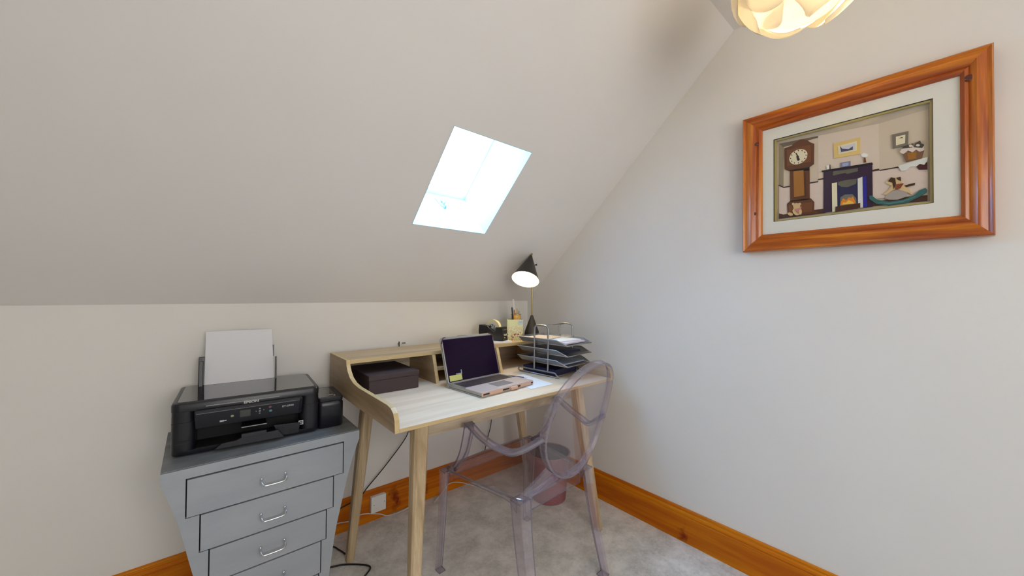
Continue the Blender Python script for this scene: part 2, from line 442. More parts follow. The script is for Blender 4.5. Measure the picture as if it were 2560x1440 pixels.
# ---------------------------------------------------------------- drawer cabinet
def painted(name, a, b_, sc=8, rough=0.5):
    m, N, L, bs = new_mat(name)
    v = tex_coord(N, L, (0.25, 1, 1.0)); n = noise(N, L, v, sc, 6, 0.65, 0.4)
    L.new(ramp(N, L, n, [(0.3, a), (0.7, b_)]), bs.inputs['Base Color'])
    bs.inputs['Roughness'].default_value = rough
    bump(N, L, bs, n, 0.12, 0.002); return m
M['cab'] = painted('pale blue-grey chalk paint', (0.33, 0.36, 0.40), (0.41, 0.435, 0.47))
M['cab_top'] = painted('weathered grey top', (0.11, 0.12, 0.125), (0.27, 0.29, 0.31), 14, 0.4)
M['cab_gap_shade'] = plain('drawer gap shade', (0.02, 0.018, 0.022), 0.8)  # near-black paints the shade in the gaps round the drawers
M['chrome'] = plain('polished chrome', (0.72, 0.73, 0.75), 0.18, 1.0)
CX = -1.6465
cab = empty('drawer_cabinet', (CX, -0.455, 0), 0, 'grey painted chest of drawers tapering towards the floor under the printer', 'chest of drawers')
HW = [(0.656, 0.2955), (0.622, 0.2955), (0.60, 0.287), (0.535, 0.2655), (0.47, 0.248), (0.424, 0.238), (0.366, 0.226), (0.311, 0.214), (0.25, 0.204), (0.12, 0.188), (0.0, 0.182)]
def hw(z):
    for (za, a), (zb, b_) in zip(HW, HW[1:]):
        if zb <= z <= za: return a + (b_ - a) * (za - z) / (za - zb)
out = [(w, z) for z, w in HW] + [(-w, z) for z, w in reversed(HW)]
mb = MB(); mb.prism(out[:], 0.014, 0.435, 'y', 0)
mb.bm.normal_update()
for f in mb.bm.faces:
    if f.normal.y < -0.9: f.material_index = 1
# face frame: strips either side of the stepped drawers
DR = [(0.500, 0.622, 0.233), (0.379, 0.4995, 0.198), (0.2665, 0.3785, 0.174), (0.145, 0.266, 0.1565), (0.030, 0.1445, 0.150)]
g = 0.0035
for (za, zb), w in zip(((0.4998, .6256), (.3788, .4999), (.2662, .3789), (.1448, .2663), (.0269, .1449)), [d_[2] for d_ in DR]):
    zs = [za] + [z for z, _ in reversed(HW) if za < z < zb] + [zb]
    for sg in (-1, 1):
        pts = [(sg * (w + g), zs[0])] + [(sg * hw(z), z) for z in zs] + [(sg * (w + g), zs[-1])]
        if sg < 0: pts.reverse()
        mb.prism(pts, 0.0, 0.0142, 'y', 0)
mb.prism([(-hw(.625), .6254), (hw(.625), .6254), (hw(.656), .656), (-hw(.656), .656)], 0.0, 0.0142, 'y')
mb.prism([(-hw(0), 0), (hw(0), 0), (hw(.027), .027), (-hw(.027), .027)], 0.0, 0.0142, 'y')
mb.build('body', ['cab', 'cab_gap_shade'], cab)
mb = MB(); mb.b2((-0.2955, 0.004, 0.6562), (0.2955, 0.435, 0.6598)); mb.build('top', 'cab_top', cab, bevel=0.001)
for (za, zb, w) in DR:
    mb = MB(); mb.b2((-w, 0.0, za + 0.0018), (w, 0.0137, zb - 0.0022))
    dr = mb.build('drawer', 'cab', cab, bevel=0.001)
    zc = (za + zb) / 2 - 0.010
    mb = MB()
    mb.tube(bez([(-0.036, 0.0, zc + 0.010), (-0.037, -0.016, zc + 0.006), (-0.033, -0.026, zc - 0.002), (-0.022, -0.029, zc - 0.004),
                 (0.022, -0.029, zc - 0.004), (0.033, -0.026, zc - 0.002), (0.037, -0.016, zc + 0.006), (0.036, 0.0, zc + 0.010)], 4), 0.0032, 8)
    for sx in (-1, 1): mb.lathe([(0.0052, 0), (0.0052, 0.002), (0.0035, 0.004)], (sx * 0.036, 0, zc + 0.010), 12, mat=Matrix.Rotation(math.radians(90), 3, 'X'))
    mb.build('handle', 'chrome', dr, smooth=True)

# ---------------------------------------------------------------- printer
M['pr'] = plain('black printer plastic', (0.008, 0.009, 0.014), 0.32)
M['pr_g'] = plain('glossy black printer lid', (0.010, 0.009, 0.009), 0.06, coat=0.6)
M['pr_m'] = plain('matt dark grey plastic', (0.022, 0.023, 0.03), 0.45)
M['pr_d'] = plain('dark printer cavity', (0.0015, 0.0015, 0.002), 0.7)
M['silver'] = plain('silver line', (0.33, 0.33, 0.32), 0.3, 0.7)
M['lcd'] = plain('grey display', (0.10, 0.105, 0.10), 0.2)
M['btn'] = plain('grey button print', (0.30, 0.30, 0.32), 0.4)
M['btn_g'] = plain('green button', (0.38, 0.45, 0.22), 0.4)
M['btn_r'] = plain('red button', (0.32, 0.13, 0.14), 0.4)
M['btn_b'] = plain('blue button', (0.12, 0.30, 0.38), 0.4)
M['badge'] = plain('light print', (0.62, 0.62, 0.60), 0.5)
pr = empty('inkjet_printer', (-1.705, -0.362, 0.660), math.radians(-4),
           'black inkjet printer with side ink tank standing on the grey chest of drawers', 'printer')
def rrect(x0, y0, x1, y1, r, n=5):
    pts = []
    for cx, cy, a in ((x1 - r, y1 - r, 0), (x0 + r, y1 - r, 90), (x0 + r, y0 + r, 180), (x1 - r, y0 + r, 270)):
        for k in range(n + 1):
            t = math.radians(a + 90 * k / n); pts.append((cx + r * math.cos(t), cy + r * math.sin(t)))
    return pts
mb = MB()   # body: left block, right block, floor, roof around the output cavity
mb.loft([[(x, y, z) for x, y in rrect(-.221 + i, 0 + i, .221 - i, .30 - i, 0.022)] for z, i in ((0.004, .004), (0.010, 0.0), (0.020, 0.0))])
mb.loft([[(x, y, z) for x, y in rrect(-.221, 0, -.158, .30, 0.022)] for z in (0.0195, 0.150)])
mb.loft([[(x, y, z) for x, y in rrect(.158, 0, .221, .30, 0.022)] for z in (0.0195, 0.150)])
mb.b2((-.160, 0.10, 0.0195), (.160, 0.30, 0.150)); mb.b2((-.160, 0.0, 0.118), (.160, 0.10, 0.150))
mb.b2((-.219, -0.001, 0.1135), (-.16, 0.001, 0.1145), 1); mb.b2((.16, -0.001, 0.1135), (.219, 0.001, 0.1145), 1)
mb.b2((-.205, -0.001, 0.052), (-.172, 0.001, 0.054), 1); mb.b2((-.174, -0.001, 0.052), (-.172, 0.001, 0.066), 1)
mb.b2((-.207, -0.0012, 0.044), (-.180, 0.001, 0.0455), 2)
mb.build('body', ['pr', 'pr_d', 'pr_m'], pr, smooth=True, auto=35)
mb = MB()
mb.b2((-.158, 0.090, 0.020), (.158, 0.0995, 0.118)); mb.b2((-.157, 0.0, 0.0205), (.157, 0.09, 0.0225))
mb.build('output_slot', 'pr_d', pr)
mb = MB()   # scanner lid
mb.loft([[(x, y, z) for x, y in rrect(-.222 + i, -0.001 + i, .222 - i, .30 - i, 0.024)] for z, i in ((0.1505, 0), (0.172, 0), (0.178, 0.003), (0.180, 0.008))])
mb.b2((-.13, -0.004, 0.1605), (.085, 0.0, 0.1635), 1)
lid = mb.build('scanner_lid', ['pr', 'silver'], pr, smooth=True, auto=35)
mb = MB(); mb.loft([[(x, y, z) for x, y in rrect(-.206, 0.012, .206, .285, 0.012)] for z in (0.1801, 0.1812)])
mb.build('lid_panel', 'pr_g', lid, bevel=0.0004)
# control panel, tilted
PT = Matrix.Translation((0, -0.012, 0.118)) @ Matrix.Rotation(math.radians(24), 4, 'X')
def pbox(mb, x0, x1, z0, z1, y0, y1, mi=0, bev=0.0):
    mb.box(PT @ Vector(((x0 + x1) / 2, (y0 + y1) / 2, (z0 + z1) / 2)), (x1 - x0, y1 - y0, z1 - z0), mi, PT.to_3x3(), bev)
mb = MB(); pbox(mb, -.158, .158, -.036, .033, 0.0, 0.014, 0, 0.003); pbox(mb, -.155, .152, .026, .0285, -.0008, 0.0005, 1)
pbox(mb, .150, .1595, -.030, .033, -0.001, 0.010, 2, 0.001)
cp = mb.build('control_panel', ['pr_m', 'silver', 'pr'], pr)
mb = MB(); pbox(mb, -.035, -.004, -.012, .017, -.0008, 0.001); mb.build('display', 'lcd', cp)
def pball(x, z, r, m, n=10):
    mb = MB(); mb.lathe([(r, 0), (r, 0.0012)], PT @ Vector((x, 0.0, z)), n, mat=(PT.to_3x3() @ Matrix.Rotation(math.radians(90), 3, 'X'))); mb.build('button', m, cp)
pball(-.057, -.001, .0046, 'btn_g', 12); pball(.055, .014, .0042, 'btn_r', 12); pball(.057, -.003, .0050, 'btn_b', 12)
pball(.0235, .003, .0036, 'btn')
for dx, dz in ((0, .011), (0, -.010), (-.011, .001), (.012, .003)): pball(.0235 + dx, .003 + dz, .0028, 'btn', 3 if dx else 6)
def ptext(nm, s, size, m, x, z, xs=1.0, bold=0.0):
    return text_mesh(nm, s, size, m, cp, PT @ Matrix.Translation((x, -0.0006, z)) @ FACE_FRONT, 0.0002, xs, bold)
ptext('model_lettering', 'ET-2550', 0.0105, 'badge', .112, .008, 1.05, 0.0002)
mb = MB(); pbox(mb, -.092, -.080, -.020, -.013, -.0007, 0.001); pbox(mb, -.081, -.073, -.0185, -.0145, -.0007, 0.001); mb.build('badge', 'badge', cp)
text_mesh('brand_lettering', 'EPSON', 0.0110, 'badge', pr, Matrix.Translation((-0.002, -0.0028, 0.1556)) @ FACE_FRONT, 0.0004, 1.35, 0.0004)
mb = MB()
mb.b2((.150, -0.0012, .040), (.166, 0.0006, .056), 0); mb.b2((.153, -0.0018, .043), (.163, 0.0, .053), 1)
for q in range(2): mb.b2((.1555, -0.0022, .0455 + .004 * q), (.161, -.0012, .0470 + .004 * q), 0)
mb.b2((.1555, -0.0022, .0455), (.157, -.0012, .051), 0)
mb.build('badge', ['badge', 'pr'], pr)
mb = MB(); mb.b2((-.03, -.020, .0715), (.045, 0.05, .074), 0); mb.b2((-.03, -.0212, .0712), (.045, -.0195, .0744), 1)
mb.build('inner_flap', ['pr', 'silver'], pr)
mb = MB()   # output tray: front apron wedge and stopper
mb.prism([(-.105, .012), (.10, .012), (.082, .040), (-.022, .040), (-.045, .030), (-.085, .028)], -0.022, -0.010, 'y', 0)
mb.b2((-.10, -.016, .010), (.10, 0.09, .016), 0); mb.b2((-.030, -.026, .036), (.045, -.012, .050), 0)
mb.prism([(.083, .012), (.150, .012), (.156, .050), (.068, .056)], -0.004, 0.004, 'y', 1)
mb.build('output_tray', ['pr_m', 'pr'], pr, bevel=0.0012)
mb = MB()   # ink tank
mb.loft([[(x, y, z) for x, y in rrect(.2215, 0.020 + i, .318 - i, .225 - i, 0.018)] for z, i in ((0.0, .004), (0.006, 0), (0.086, 0), (0.098, 0.0), (0.106, .005))])
tk = mb.build('ink_tank', 'pr', pr, smooth=True, auto=35)
mb = MB(); mb.loft([[(x, y, z) for x, y in rrect(.2225, 0.022, .316, .222, 0.012)] for z in (0.1065, 0.122)])
tl = mb.build('tank_cover', 'pr', tk, bevel=0.003)
mb = MB(); mb.b2((.2260, 0.040, .1222), (.292, 0.206, .1230)); mb.b2((.268, 0.060, .1231), (.284, 0.073, .1236), 1); mb.ball((.286, .047, .1235), .004, 1, 8)
mb.build('tank_cover_panel', ['pr_g', 'btn'], tl)
# rear paper feeder
FT = Matrix.Translation((-0.02, 0.262, 0.176)) @ Matrix.Rotation(math.radians(-8), 4, 'X')
def fbox(mb, x0, x1, z0, z1, y0, y1, mi=0, bev=0.0):
    mb.box(FT @ Vector(((x0 + x1) / 2, (y0 + y1) / 2, (z0 + z1) / 2)), (x1 - x0, y1 - y0, z1 - z0), mi, FT.to_3x3(), bev)
mb = MB(); fbox(mb, -.150, .102, 0, .118, .012, .020, 0, .002); fbox(mb, -.115, .105, .10, .150, .014, .018, 0, .001)
mb.build('paper_support', 'pr', pr)
for x in (-.1355, .1110):
    mb = MB(); fbox(mb, x - .002 if x > 0 else x - .011, x + .003 if x > 0 else x + .001, .0, .098 if x > 0 else .10, -.012, .0125, 0, .001); mb.build('edge_guide', 'pr', pr)
M['paper'] = plain('white paper', (0.78, 0.78, 0.80), 0.75)
mb = MB()
FW = pr.matrix_basis.copy()
FW = Matrix.Translation(pr.location) @ Matrix.Rotation(math.radians(-4), 4, 'Z') @ FT
rings = []
for y in (0.002, 0.0085):
    rings.append([FW @ Vector((x, y + 0.004 * (abs(x) / .1) ** 2 * (z / .21), z)) for x, z in ((-.130, .006), (.106, .006), (.096, .218), (.05, .2185), (0, .219), (-.06, .219), (-.129, .218))])
mb.loft(rings); 
po = mb.build('paper_stack', 'paper'); tag(po, 'stack of white paper standing upright in the back of the black printer', 'paper')
# ---------------------------------------------------------------- clear plastic armchair
def clear_plastic(name, stops, ior, painted_haze):
    m = bpy.data.materials.new(name); m.use_nodes = True
    N = m.node_tree.nodes; L = m.node_tree.links; N.clear()
    out = N.new('ShaderNodeOutputMaterial'); mx = N.new('ShaderNodeMixShader')
    tr = N.new('ShaderNodeBsdfTransparent')
    lw = N.new('ShaderNodeLayerWeight'); lw.inputs['Blend'].default_value = 0.5
    L.new(ramp(N, L, lw.outputs['Facing'], stops), tr.inputs[0])
    df = N.new('ShaderNodeBsdfDiffuse'); df.inputs[0].default_value = (0.80, 0.76, 0.82, 1)  # milky diffuse stands in for pale reflections on the plastic
    m0 = N.new('ShaderNodeMixShader'); m0.inputs[0].default_value = painted_haze
    L.new(tr.outputs[0], m0.inputs[1]); L.new(df.outputs[0], m0.inputs[2])
    gl = N.new('ShaderNodeBsdfGlossy'); gl.inputs['Roughness'].default_value = 0.03
    fr = N.new('ShaderNodeFresnel'); fr.inputs['IOR'].default_value = ior
    L.new(outer_only(N, L, fr.outputs[0]), mx.inputs[0]); L.new(m0.outputs[0], mx.inputs[1]); L.new(gl.outputs[0], mx.inputs[2])
    L.new(mx.outputs[0], out.inputs[0]); return m
M['clear'] = clear_plastic('clear lilac-tinted polycarbonate', [(0.0, (0.975, 0.955, 0.97)), (0.6, (0.95, 0.93, 0.955)), (0.9, (0.82, 0.79, 0.85)), (1.0, (0.55, 0.50, 0.60))], 1.8, 0.035)
M['clear_e'] = clear_plastic('polycarbonate cut edge', [(0.0, (0.46, 0.40, 0.52)), (1.0, (0.22, 0.18, 0.28))], 2.3, 0.16)
M['clear_t'] = clear_plastic('thick polycarbonate moulding', [(0.0, (0.955, 0.93, 0.96)), (0.7, (0.90, 0.87, 0.915)), (1.0, (0.58, 0.53, 0.63))], 2.0, 0.07)
def chair_edges(o):
    """narrow faces are the cut edges of the moulding: light piped through them reads denser"""
    o.data.materials.append(M['clear_e'])
    vs = o.data.vertices
    for p in o.data.polygons:
        ls = [(vs[a].co - vs[b_].co).length for a, b_ in p.edge_keys]
        if len(ls) == 4 and min(ls) < .0096 and p.area < .0095 * max(ls) * 1.05: p.material_index = 1
CH = empty('clear_armchair', (-0.738, -0.975, 0), math.radians(3.0),
           'transparent plastic armchair with an oval back standing at the oak desk', 'chair')
ZS = 0.452
# seat plate with rounded corners, slightly dished
def seat_ring(z, inset):
    pts = [(-.192, .0), (.192, .0), (.205, .02), (.262, .37), (.258, .405), (.235, .425), (0, .437), (-.235, .425), (-.258, .405), (-.262, .37), (-.205, .02)]
    return [(x * (1 - inset / .25), .21 + (y - .21) * (1 - inset / .25), z) for x, y in pts]
mb = MB(); mb.loft([seat_ring(ZS - .009, 0), seat_ring(ZS - .001, 0), seat_ring(ZS, .002), seat_ring(ZS - .006, .05)][:3])
mb.build('seat', 'clear', CH)
mb = MB()   # aprons: rear, front and shallow arched side rails
mb.b2((-.172, .004, ZS - .062), (.172, .010, ZS - .0095)); mb.b2((-.232, .418, ZS - .052), (.232, .424, ZS - .0095))
for s in (-1, 1):
    top = []; bot = []
    for k in range(13):
        t = k / 12; x = s * (.205 + t * .055); y = .02 + t * .375
        d = .012 + .040 * max(0, (t - .80) / .20) ** 1.6 + .035 * max(0, (.12 - t) / .12) ** 1.6
        top.append((x, y, ZS - .0095)); bot.append((x, y, ZS - .0095 - d))
    rings = [[(a[0], a[1], a[2]), (a[0] - s * .005, a[1], a[2]), (b_[0] - s * .005, b_[1], b_[2]), (b_[0], b_[1], b_[2])] for a, b_ in zip(top, bot)]
    mb.loft(rings)
mb.build('seat_rail', 'clear', CH)
def lleg(tx, ty, bx, by, ztop, sx, sy, w0=.046, w1=.032):
    """angle-section leg, open towards the seat"""
    mb = MB(); rings = []; th = .0065
    for k in range(5):
        t = k / 4; z = ztop * (1 - t); w = w0 + (w1 - w0) * t
        ee = t ** 1.3
        cx = tx + (bx - tx) * ee; cy = ty + (by - ty) * ee
        ox, oy = cx + sx * w / 2, cy + sy * w / 2
        P = [(ox, oy), (ox - sx * w, oy), (ox - sx * w, oy - sy * th), (ox - sx * th, oy - sy * th), (ox - sx * th, oy - sy * w), (ox, oy - sy * w)]
        rings.append([(a, b_, z) for a, b_ in P])
    mb.loft(rings)
    # foot and cap
    mb.box((bx, by, .003), (w1 * .98, w1 * .98, .006)); mb.box((tx, ty, ztop - .003), (w0, w0, .006))
    return mb.build('leg', 'clear_t', CH)
for s in (-1, 1):
    lleg(s * .262, .400, s * .272, .425, ZS - .004, s, 1)
    lleg(s * .198 + .006, .012, s * .218 + .012, -.075, ZS - .004, s, -1, .056, .040)
# oval back
RC = .28; ZC = .7275; AC = .030; RW = .190; RH = .2385
def bp(a, h, d=0.0):
    """a across, h up along the back plane, d behind"""
    n = Vector((0, -1, -RC)).normalized(); u = Vector((0, -RC, 1)).normalized()
    c = Vector((AC, -(ZC - .45) * RC, ZC))
    bow = -0.055 * (1 - (a / RW) ** 2) * 0.6
    return c + Vector((1, 0, 0)) * a + u * h - Vector((0, 1, 0)) * bow * -1 + n * d
NB = 56
mb = MB()
def bring(r, d): return [bp(RW * r * math.cos(2 * math.pi * i / NB), RH * r * math.sin(2 * math.pi * i / NB), d) for i in range(NB)]
rr = [1.0, .85, .65, .42, .2, .03]
mb.loft([bring(r, .006) for r in reversed(rr)] + [bring(r, .0) for r in rr])
bk = mb.build('backrest', 'clear', CH, smooth=True, auto=50)
mb = MB()
ro = [[bp(RW * 1.0 * math.cos(t) , RH * 1.0 * math.sin(t), -0.010), bp((RW + .007) * math.cos(t), (RH + .007) * math.sin(t), -0.010),
       bp((RW + .007) * math.cos(t), (RH + .007) * math.sin(t), 0.020), bp(RW * math.cos(t), RH * math.sin(t), 0.020)] for t in [2 * math.pi * i / NB for i in range(NB)]]
mb.loft(ro, cap=False, loop=True)
mb.build('back_rim', 'clear_t', CH, smooth=True, auto=50)
for s in (-1, 1):   # flanges joining back to rear corners
    t = math.radians(270 + s * 40)
    a = bp((RW + .008) * math.cos(t), (RH + .008) * math.sin(t), .004)
    mb = MB()
    q = Vector((s * .188, .004, ZS - .002))
    mb.tube([q, q.lerp(a, .5) + Vector((s * -.006, 0, 0)), a], 0, flat=(.050, .010), up=(0, 1, 0.1))
    q2 = q + Vector((-s * .028, 0, 0)); t2 = math.radians(270 + s * 28)
    a2 = bp((RW + .008) * math.cos(t2), (RH + .008) * math.sin(t2), .012)
    mb.tube([q2, a2], 0, flat=(.004, .022), up=(0, 1, 0.1))
    mb.build('back_support', 'clear_t', CH)
    # armrest with its curved front support
    t = math.radians(180 - 8) if s < 0 else math.radians(8)
    st = bp((RW + .004) * math.cos(t), (RH) * math.sin(-abs(t - (math.pi if s < 0 else 0))), .006)
    mb = MB()
    path = bez([st, (s * .228, .00, .640), (s * .258, .075, .642), (s * .272, .15, .662), (s * .276, .228, .697)], 6)
    mb.tube(path, 0, flat=(.036, .009), up=(0, 0, 1))
    p2 = [v + Vector((0, 0, -.010)) for v in path]
    mb.tube(p2, 0, flat=(.009, .012), up=(0, 0, 1))
    sup = bez([(s * .276, .228, .697), (s * .276, .240, .64), (s * .272, .272, .56), (s * .266, .325, .49), (s * .262, .375, .452)], 6)
    mb.tube(sup, 0, flat=(.036, .008), up=(0, 1, 0.001))
    mb.tube([v + Vector((-s * .016, -.010, 0)) for v in sup], 0, flat=(.005, .016), up=(0, 1, 0.001))
    mb.box(st + Vector((0, 0, .002)), (.016, .022, .026))
    mb.build('armrest', 'clear_t', CH)

for c_ in CH.children:
    if c_.name != 'backrest': chair_edges(c_)

# ---------------------------------------------------------------- laptop in its folio case
M['rose'] = plain('rose gold leather', (0.66, 0.40, 0.29), 0.42)
M['rose_d'] = plain('dark slot in leather', (0.05, 0.018, 0.014), 0.7)
M['lap'] = plain('silver grey aluminium', (0.40, 0.385, 0.38), 0.32, 0.7)
M['palm'] = plain('warm palm rest', (0.60, 0.47, 0.41), 0.4, 0.2)
M['keys'] = plain('dark keys', (0.035, 0.022, 0.03), 0.5)
M['keybed'] = plain('key bed', (0.16, 0.11, 0.105), 0.5)
M['pad'] = plain('trackpad', (0.34, 0.29, 0.28), 0.25, 0.2)
M['screen'] = plain('dark screen glass', (0.010, 0.0025, 0.016), 0.12, spec=0.15)
M['case_b'] = plain('grey beige folio back', (0.33, 0.30, 0.25), 0.6)
M['sticky'] = plain('yellow sticky note', (0.62, 0.60, 0.18), 0.7)
LW, LD = .345, .240
lap = empty('laptop', (-0.955, -0.480, DT), math.radians(5.5), 'open laptop with dark screen in a rose gold folio case on the oak desk', 'laptop')
mb = MB(); mb.loft([[(x, y, z) for x, y in rrect(0, -LD, LW, 0, .016)] for z in (0.0005, 0.0055)]); mb.build('case_base', 'case_b', lap, bevel=0.001)
mb = MB(); mb.loft([[(x, y, z) for x, y in rrect(.004, -LD + .004, LW - .004, -.004, .014)] for z in (0.006, 0.019)]); base = mb.build('base', ['lap'], lap, bevel=0.0015)
mb = MB()
mb.loft([[(x, y, z) for x, y in rrect(.003, -LD + .001, LW - .003, -.120, .010)] for z in (0.0185, 0.0225)], 0)
mb.b2((.004, -LD + .0005, .006), (LW - .004, -LD + .0045, .0205), 0)
mb.b2((.012, -LD - .0001, .009), (.048, -LD + .003, .0165), 1); mb.b2((.130, -LD - .0001, .009), (.172, -LD + .003, .0165), 1)
mb.b2((.222, -LD - .0001, .009), (.246, -LD + .003, .0165), 1); mb.b2((LW - .022, -LD - .0001, .009), (LW - .008, -LD + .003, .0165), 1)
mb.build('case_cover', ['palm', 'rose_d'], lap, bevel=0.0008)
for xa, xb in ((.003, .011), (.05, .129), (.247, LW - .024)):
    mb = MB(); mb.b2((xa, -LD - .0012, .0055), (xb, -LD, .0205)); mb.build('case_edge', 'rose', lap, bevel=0.0006)
mb = MB(); mb.b2((.178, -LD - .010, .0045), (.220, -LD + .004, .0185)); mb.build('clasp', 'rose', lap, bevel=0.0025)
mb = MB(); mb.b2((.022, -.112, .0192), (LW - .022, -.018, .0198)); kb = mb.build('keyboard', 'keybed', lap)
mb = MB()
for r in range(6):
    n = 14 if r < 5 else 10; y1 = -.020 - r * .0152
    for k in range(n):
        wk = (LW - .048) / n; x = .024 + k * wk
        mb.b2((x + .001, y1 - .0130, .0199), (x + wk - .001, y1, .0208))
mb.build('keys', 'keys', kb)
mb = MB(); mb.b2((.130, -.208, .0226), (.235, -.138, .0230)); mb.build('trackpad', 'pad', lap, bevel=0.0003)
LT = Matrix.Translation((0, -.004, 0.012)) @ Matrix.Rotation(math.radians(-17), 4, 'X')
def lsheet(mb, x0, z0, x1, z1, y0, y1, r, mi=0):
    mb.loft([[LT @ Vector((x, y, z)) for x, z in rrect(x0, z0, x1, z1, r)] for y in (y0, y1)], mi)
mb = MB(); lsheet(mb, .003, .004, LW - .003, .226, .0, .006, .012); lid2 = mb.build('lid', 'lap', lap, bevel=0.001)
mb = MB(); lsheet(mb, .009, .012, LW - .008, .219, -.0006, .0003, .006); mb.build('screen', 'screen', lid2)
mb = MB(); lsheet(mb, .0, .0, LW, .232, .0065, .012, .016); mb.build('case_back', 'case_b', lap, bevel=0.001)
for x in (.0, LW - .030):
    mb = MB(); mb.tube(bez([LT @ Vector((x + (0 if x else .028), -.001, .228 if not x else .229)), LT @ Vector((x + .014, -.0016, .226)), LT @ Vector((x + (.0 if not x else .030), -.001, .200))], 5), .0025, 6)
    mb.build('corner_strap', 'rose_d', lap)
mb = MB(); mb.box((.002, -.004, .012), (.006, .02, .02)); mb.tube([(.004, -.002, .010), (LW - .004, -.002, .010)], .006, 10); mb.build('hinge', 'lap', lap)
mb = MB()
LWm = Matrix.Translation(lap.location) @ Matrix.Rotation(math.radians(5.5), 4, 'Z')
mb.loft([[LWm @ LT @ Vector((x, y, z)) for x, z in ((.014, .016), (.088, .016), (.088, .043), (.014, .043))] for y in (-.0016, -.0022)])
tag(mb.build('sticky_note', 'sticky'), 'small yellow sticky note on the lower left of the laptop screen', 'sticky note')
mb = MB()
mb.loft([[LWm @ LT @ Vector((x, y, z)) for x, z in ((.055, .044), (.092, .044), (.092, .064), (.087, .064), (.087, .049), (.055, .049))] for y in (-.0012, -.0016)])
M['tape'] = plain('clear tape', (0.35, 0.40, 0.42), 0.3)
tag(mb.build('tape_strip', 'tape'), 'bent strip of clear tape above the yellow note on the laptop screen', 'tape')

# ---------------------------------------------------------------- papers and pen on the desk
def flat_sheet(name, corners, z, th, mat, label, cat):
    mb = MB(); mb.loft([[(x, y, z) for x, y in corners], [(x, y, z + th) for x, y in corners]])
    return tag(mb.build(name, mat), label, cat)
M['paper2'] = plain('bright white paper', (0.80, 0.82, 0.86), 0.7)
flat_sheet('paper_sheet', [(-.662, -.742), (-.505, -.737), (-.470, -.480), (-.615, -.492)], DT + .0004, .0012, 'paper2', 'loose white paper sheet on the desk right of the laptop', 'paper')
M['pen_b'] = plain('dark blue pen barrel', (0.06, 0.05, 0.13), 0.3)
M['pen_w'] = plain('white pen tip', (0.65, 0.6, 0.7), 0.4)
pen = empty('ballpoint_pen', (-0.560, -0.520, DT + .0060), math.radians(-62), 'dark ballpoint pen lying on the loose white paper sheet', 'pen')
mb = MB(); mb.lathe([(.002, -.05), (.0042, -.046), (.0045, .03), (.004, .045)], n=10, mat=Matrix.Rotation(math.radians(90), 3, 'Y')); mb.build('barrel', 'pen_b', pen, smooth=True, auto=40)
mb = MB(); mb.lathe([(.004, .045), (.0035, .05), (.0008, .064)], n=10, mat=Matrix.Rotation(math.radians(90), 3, 'Y')); mb.build('tip', 'pen_w', pen)

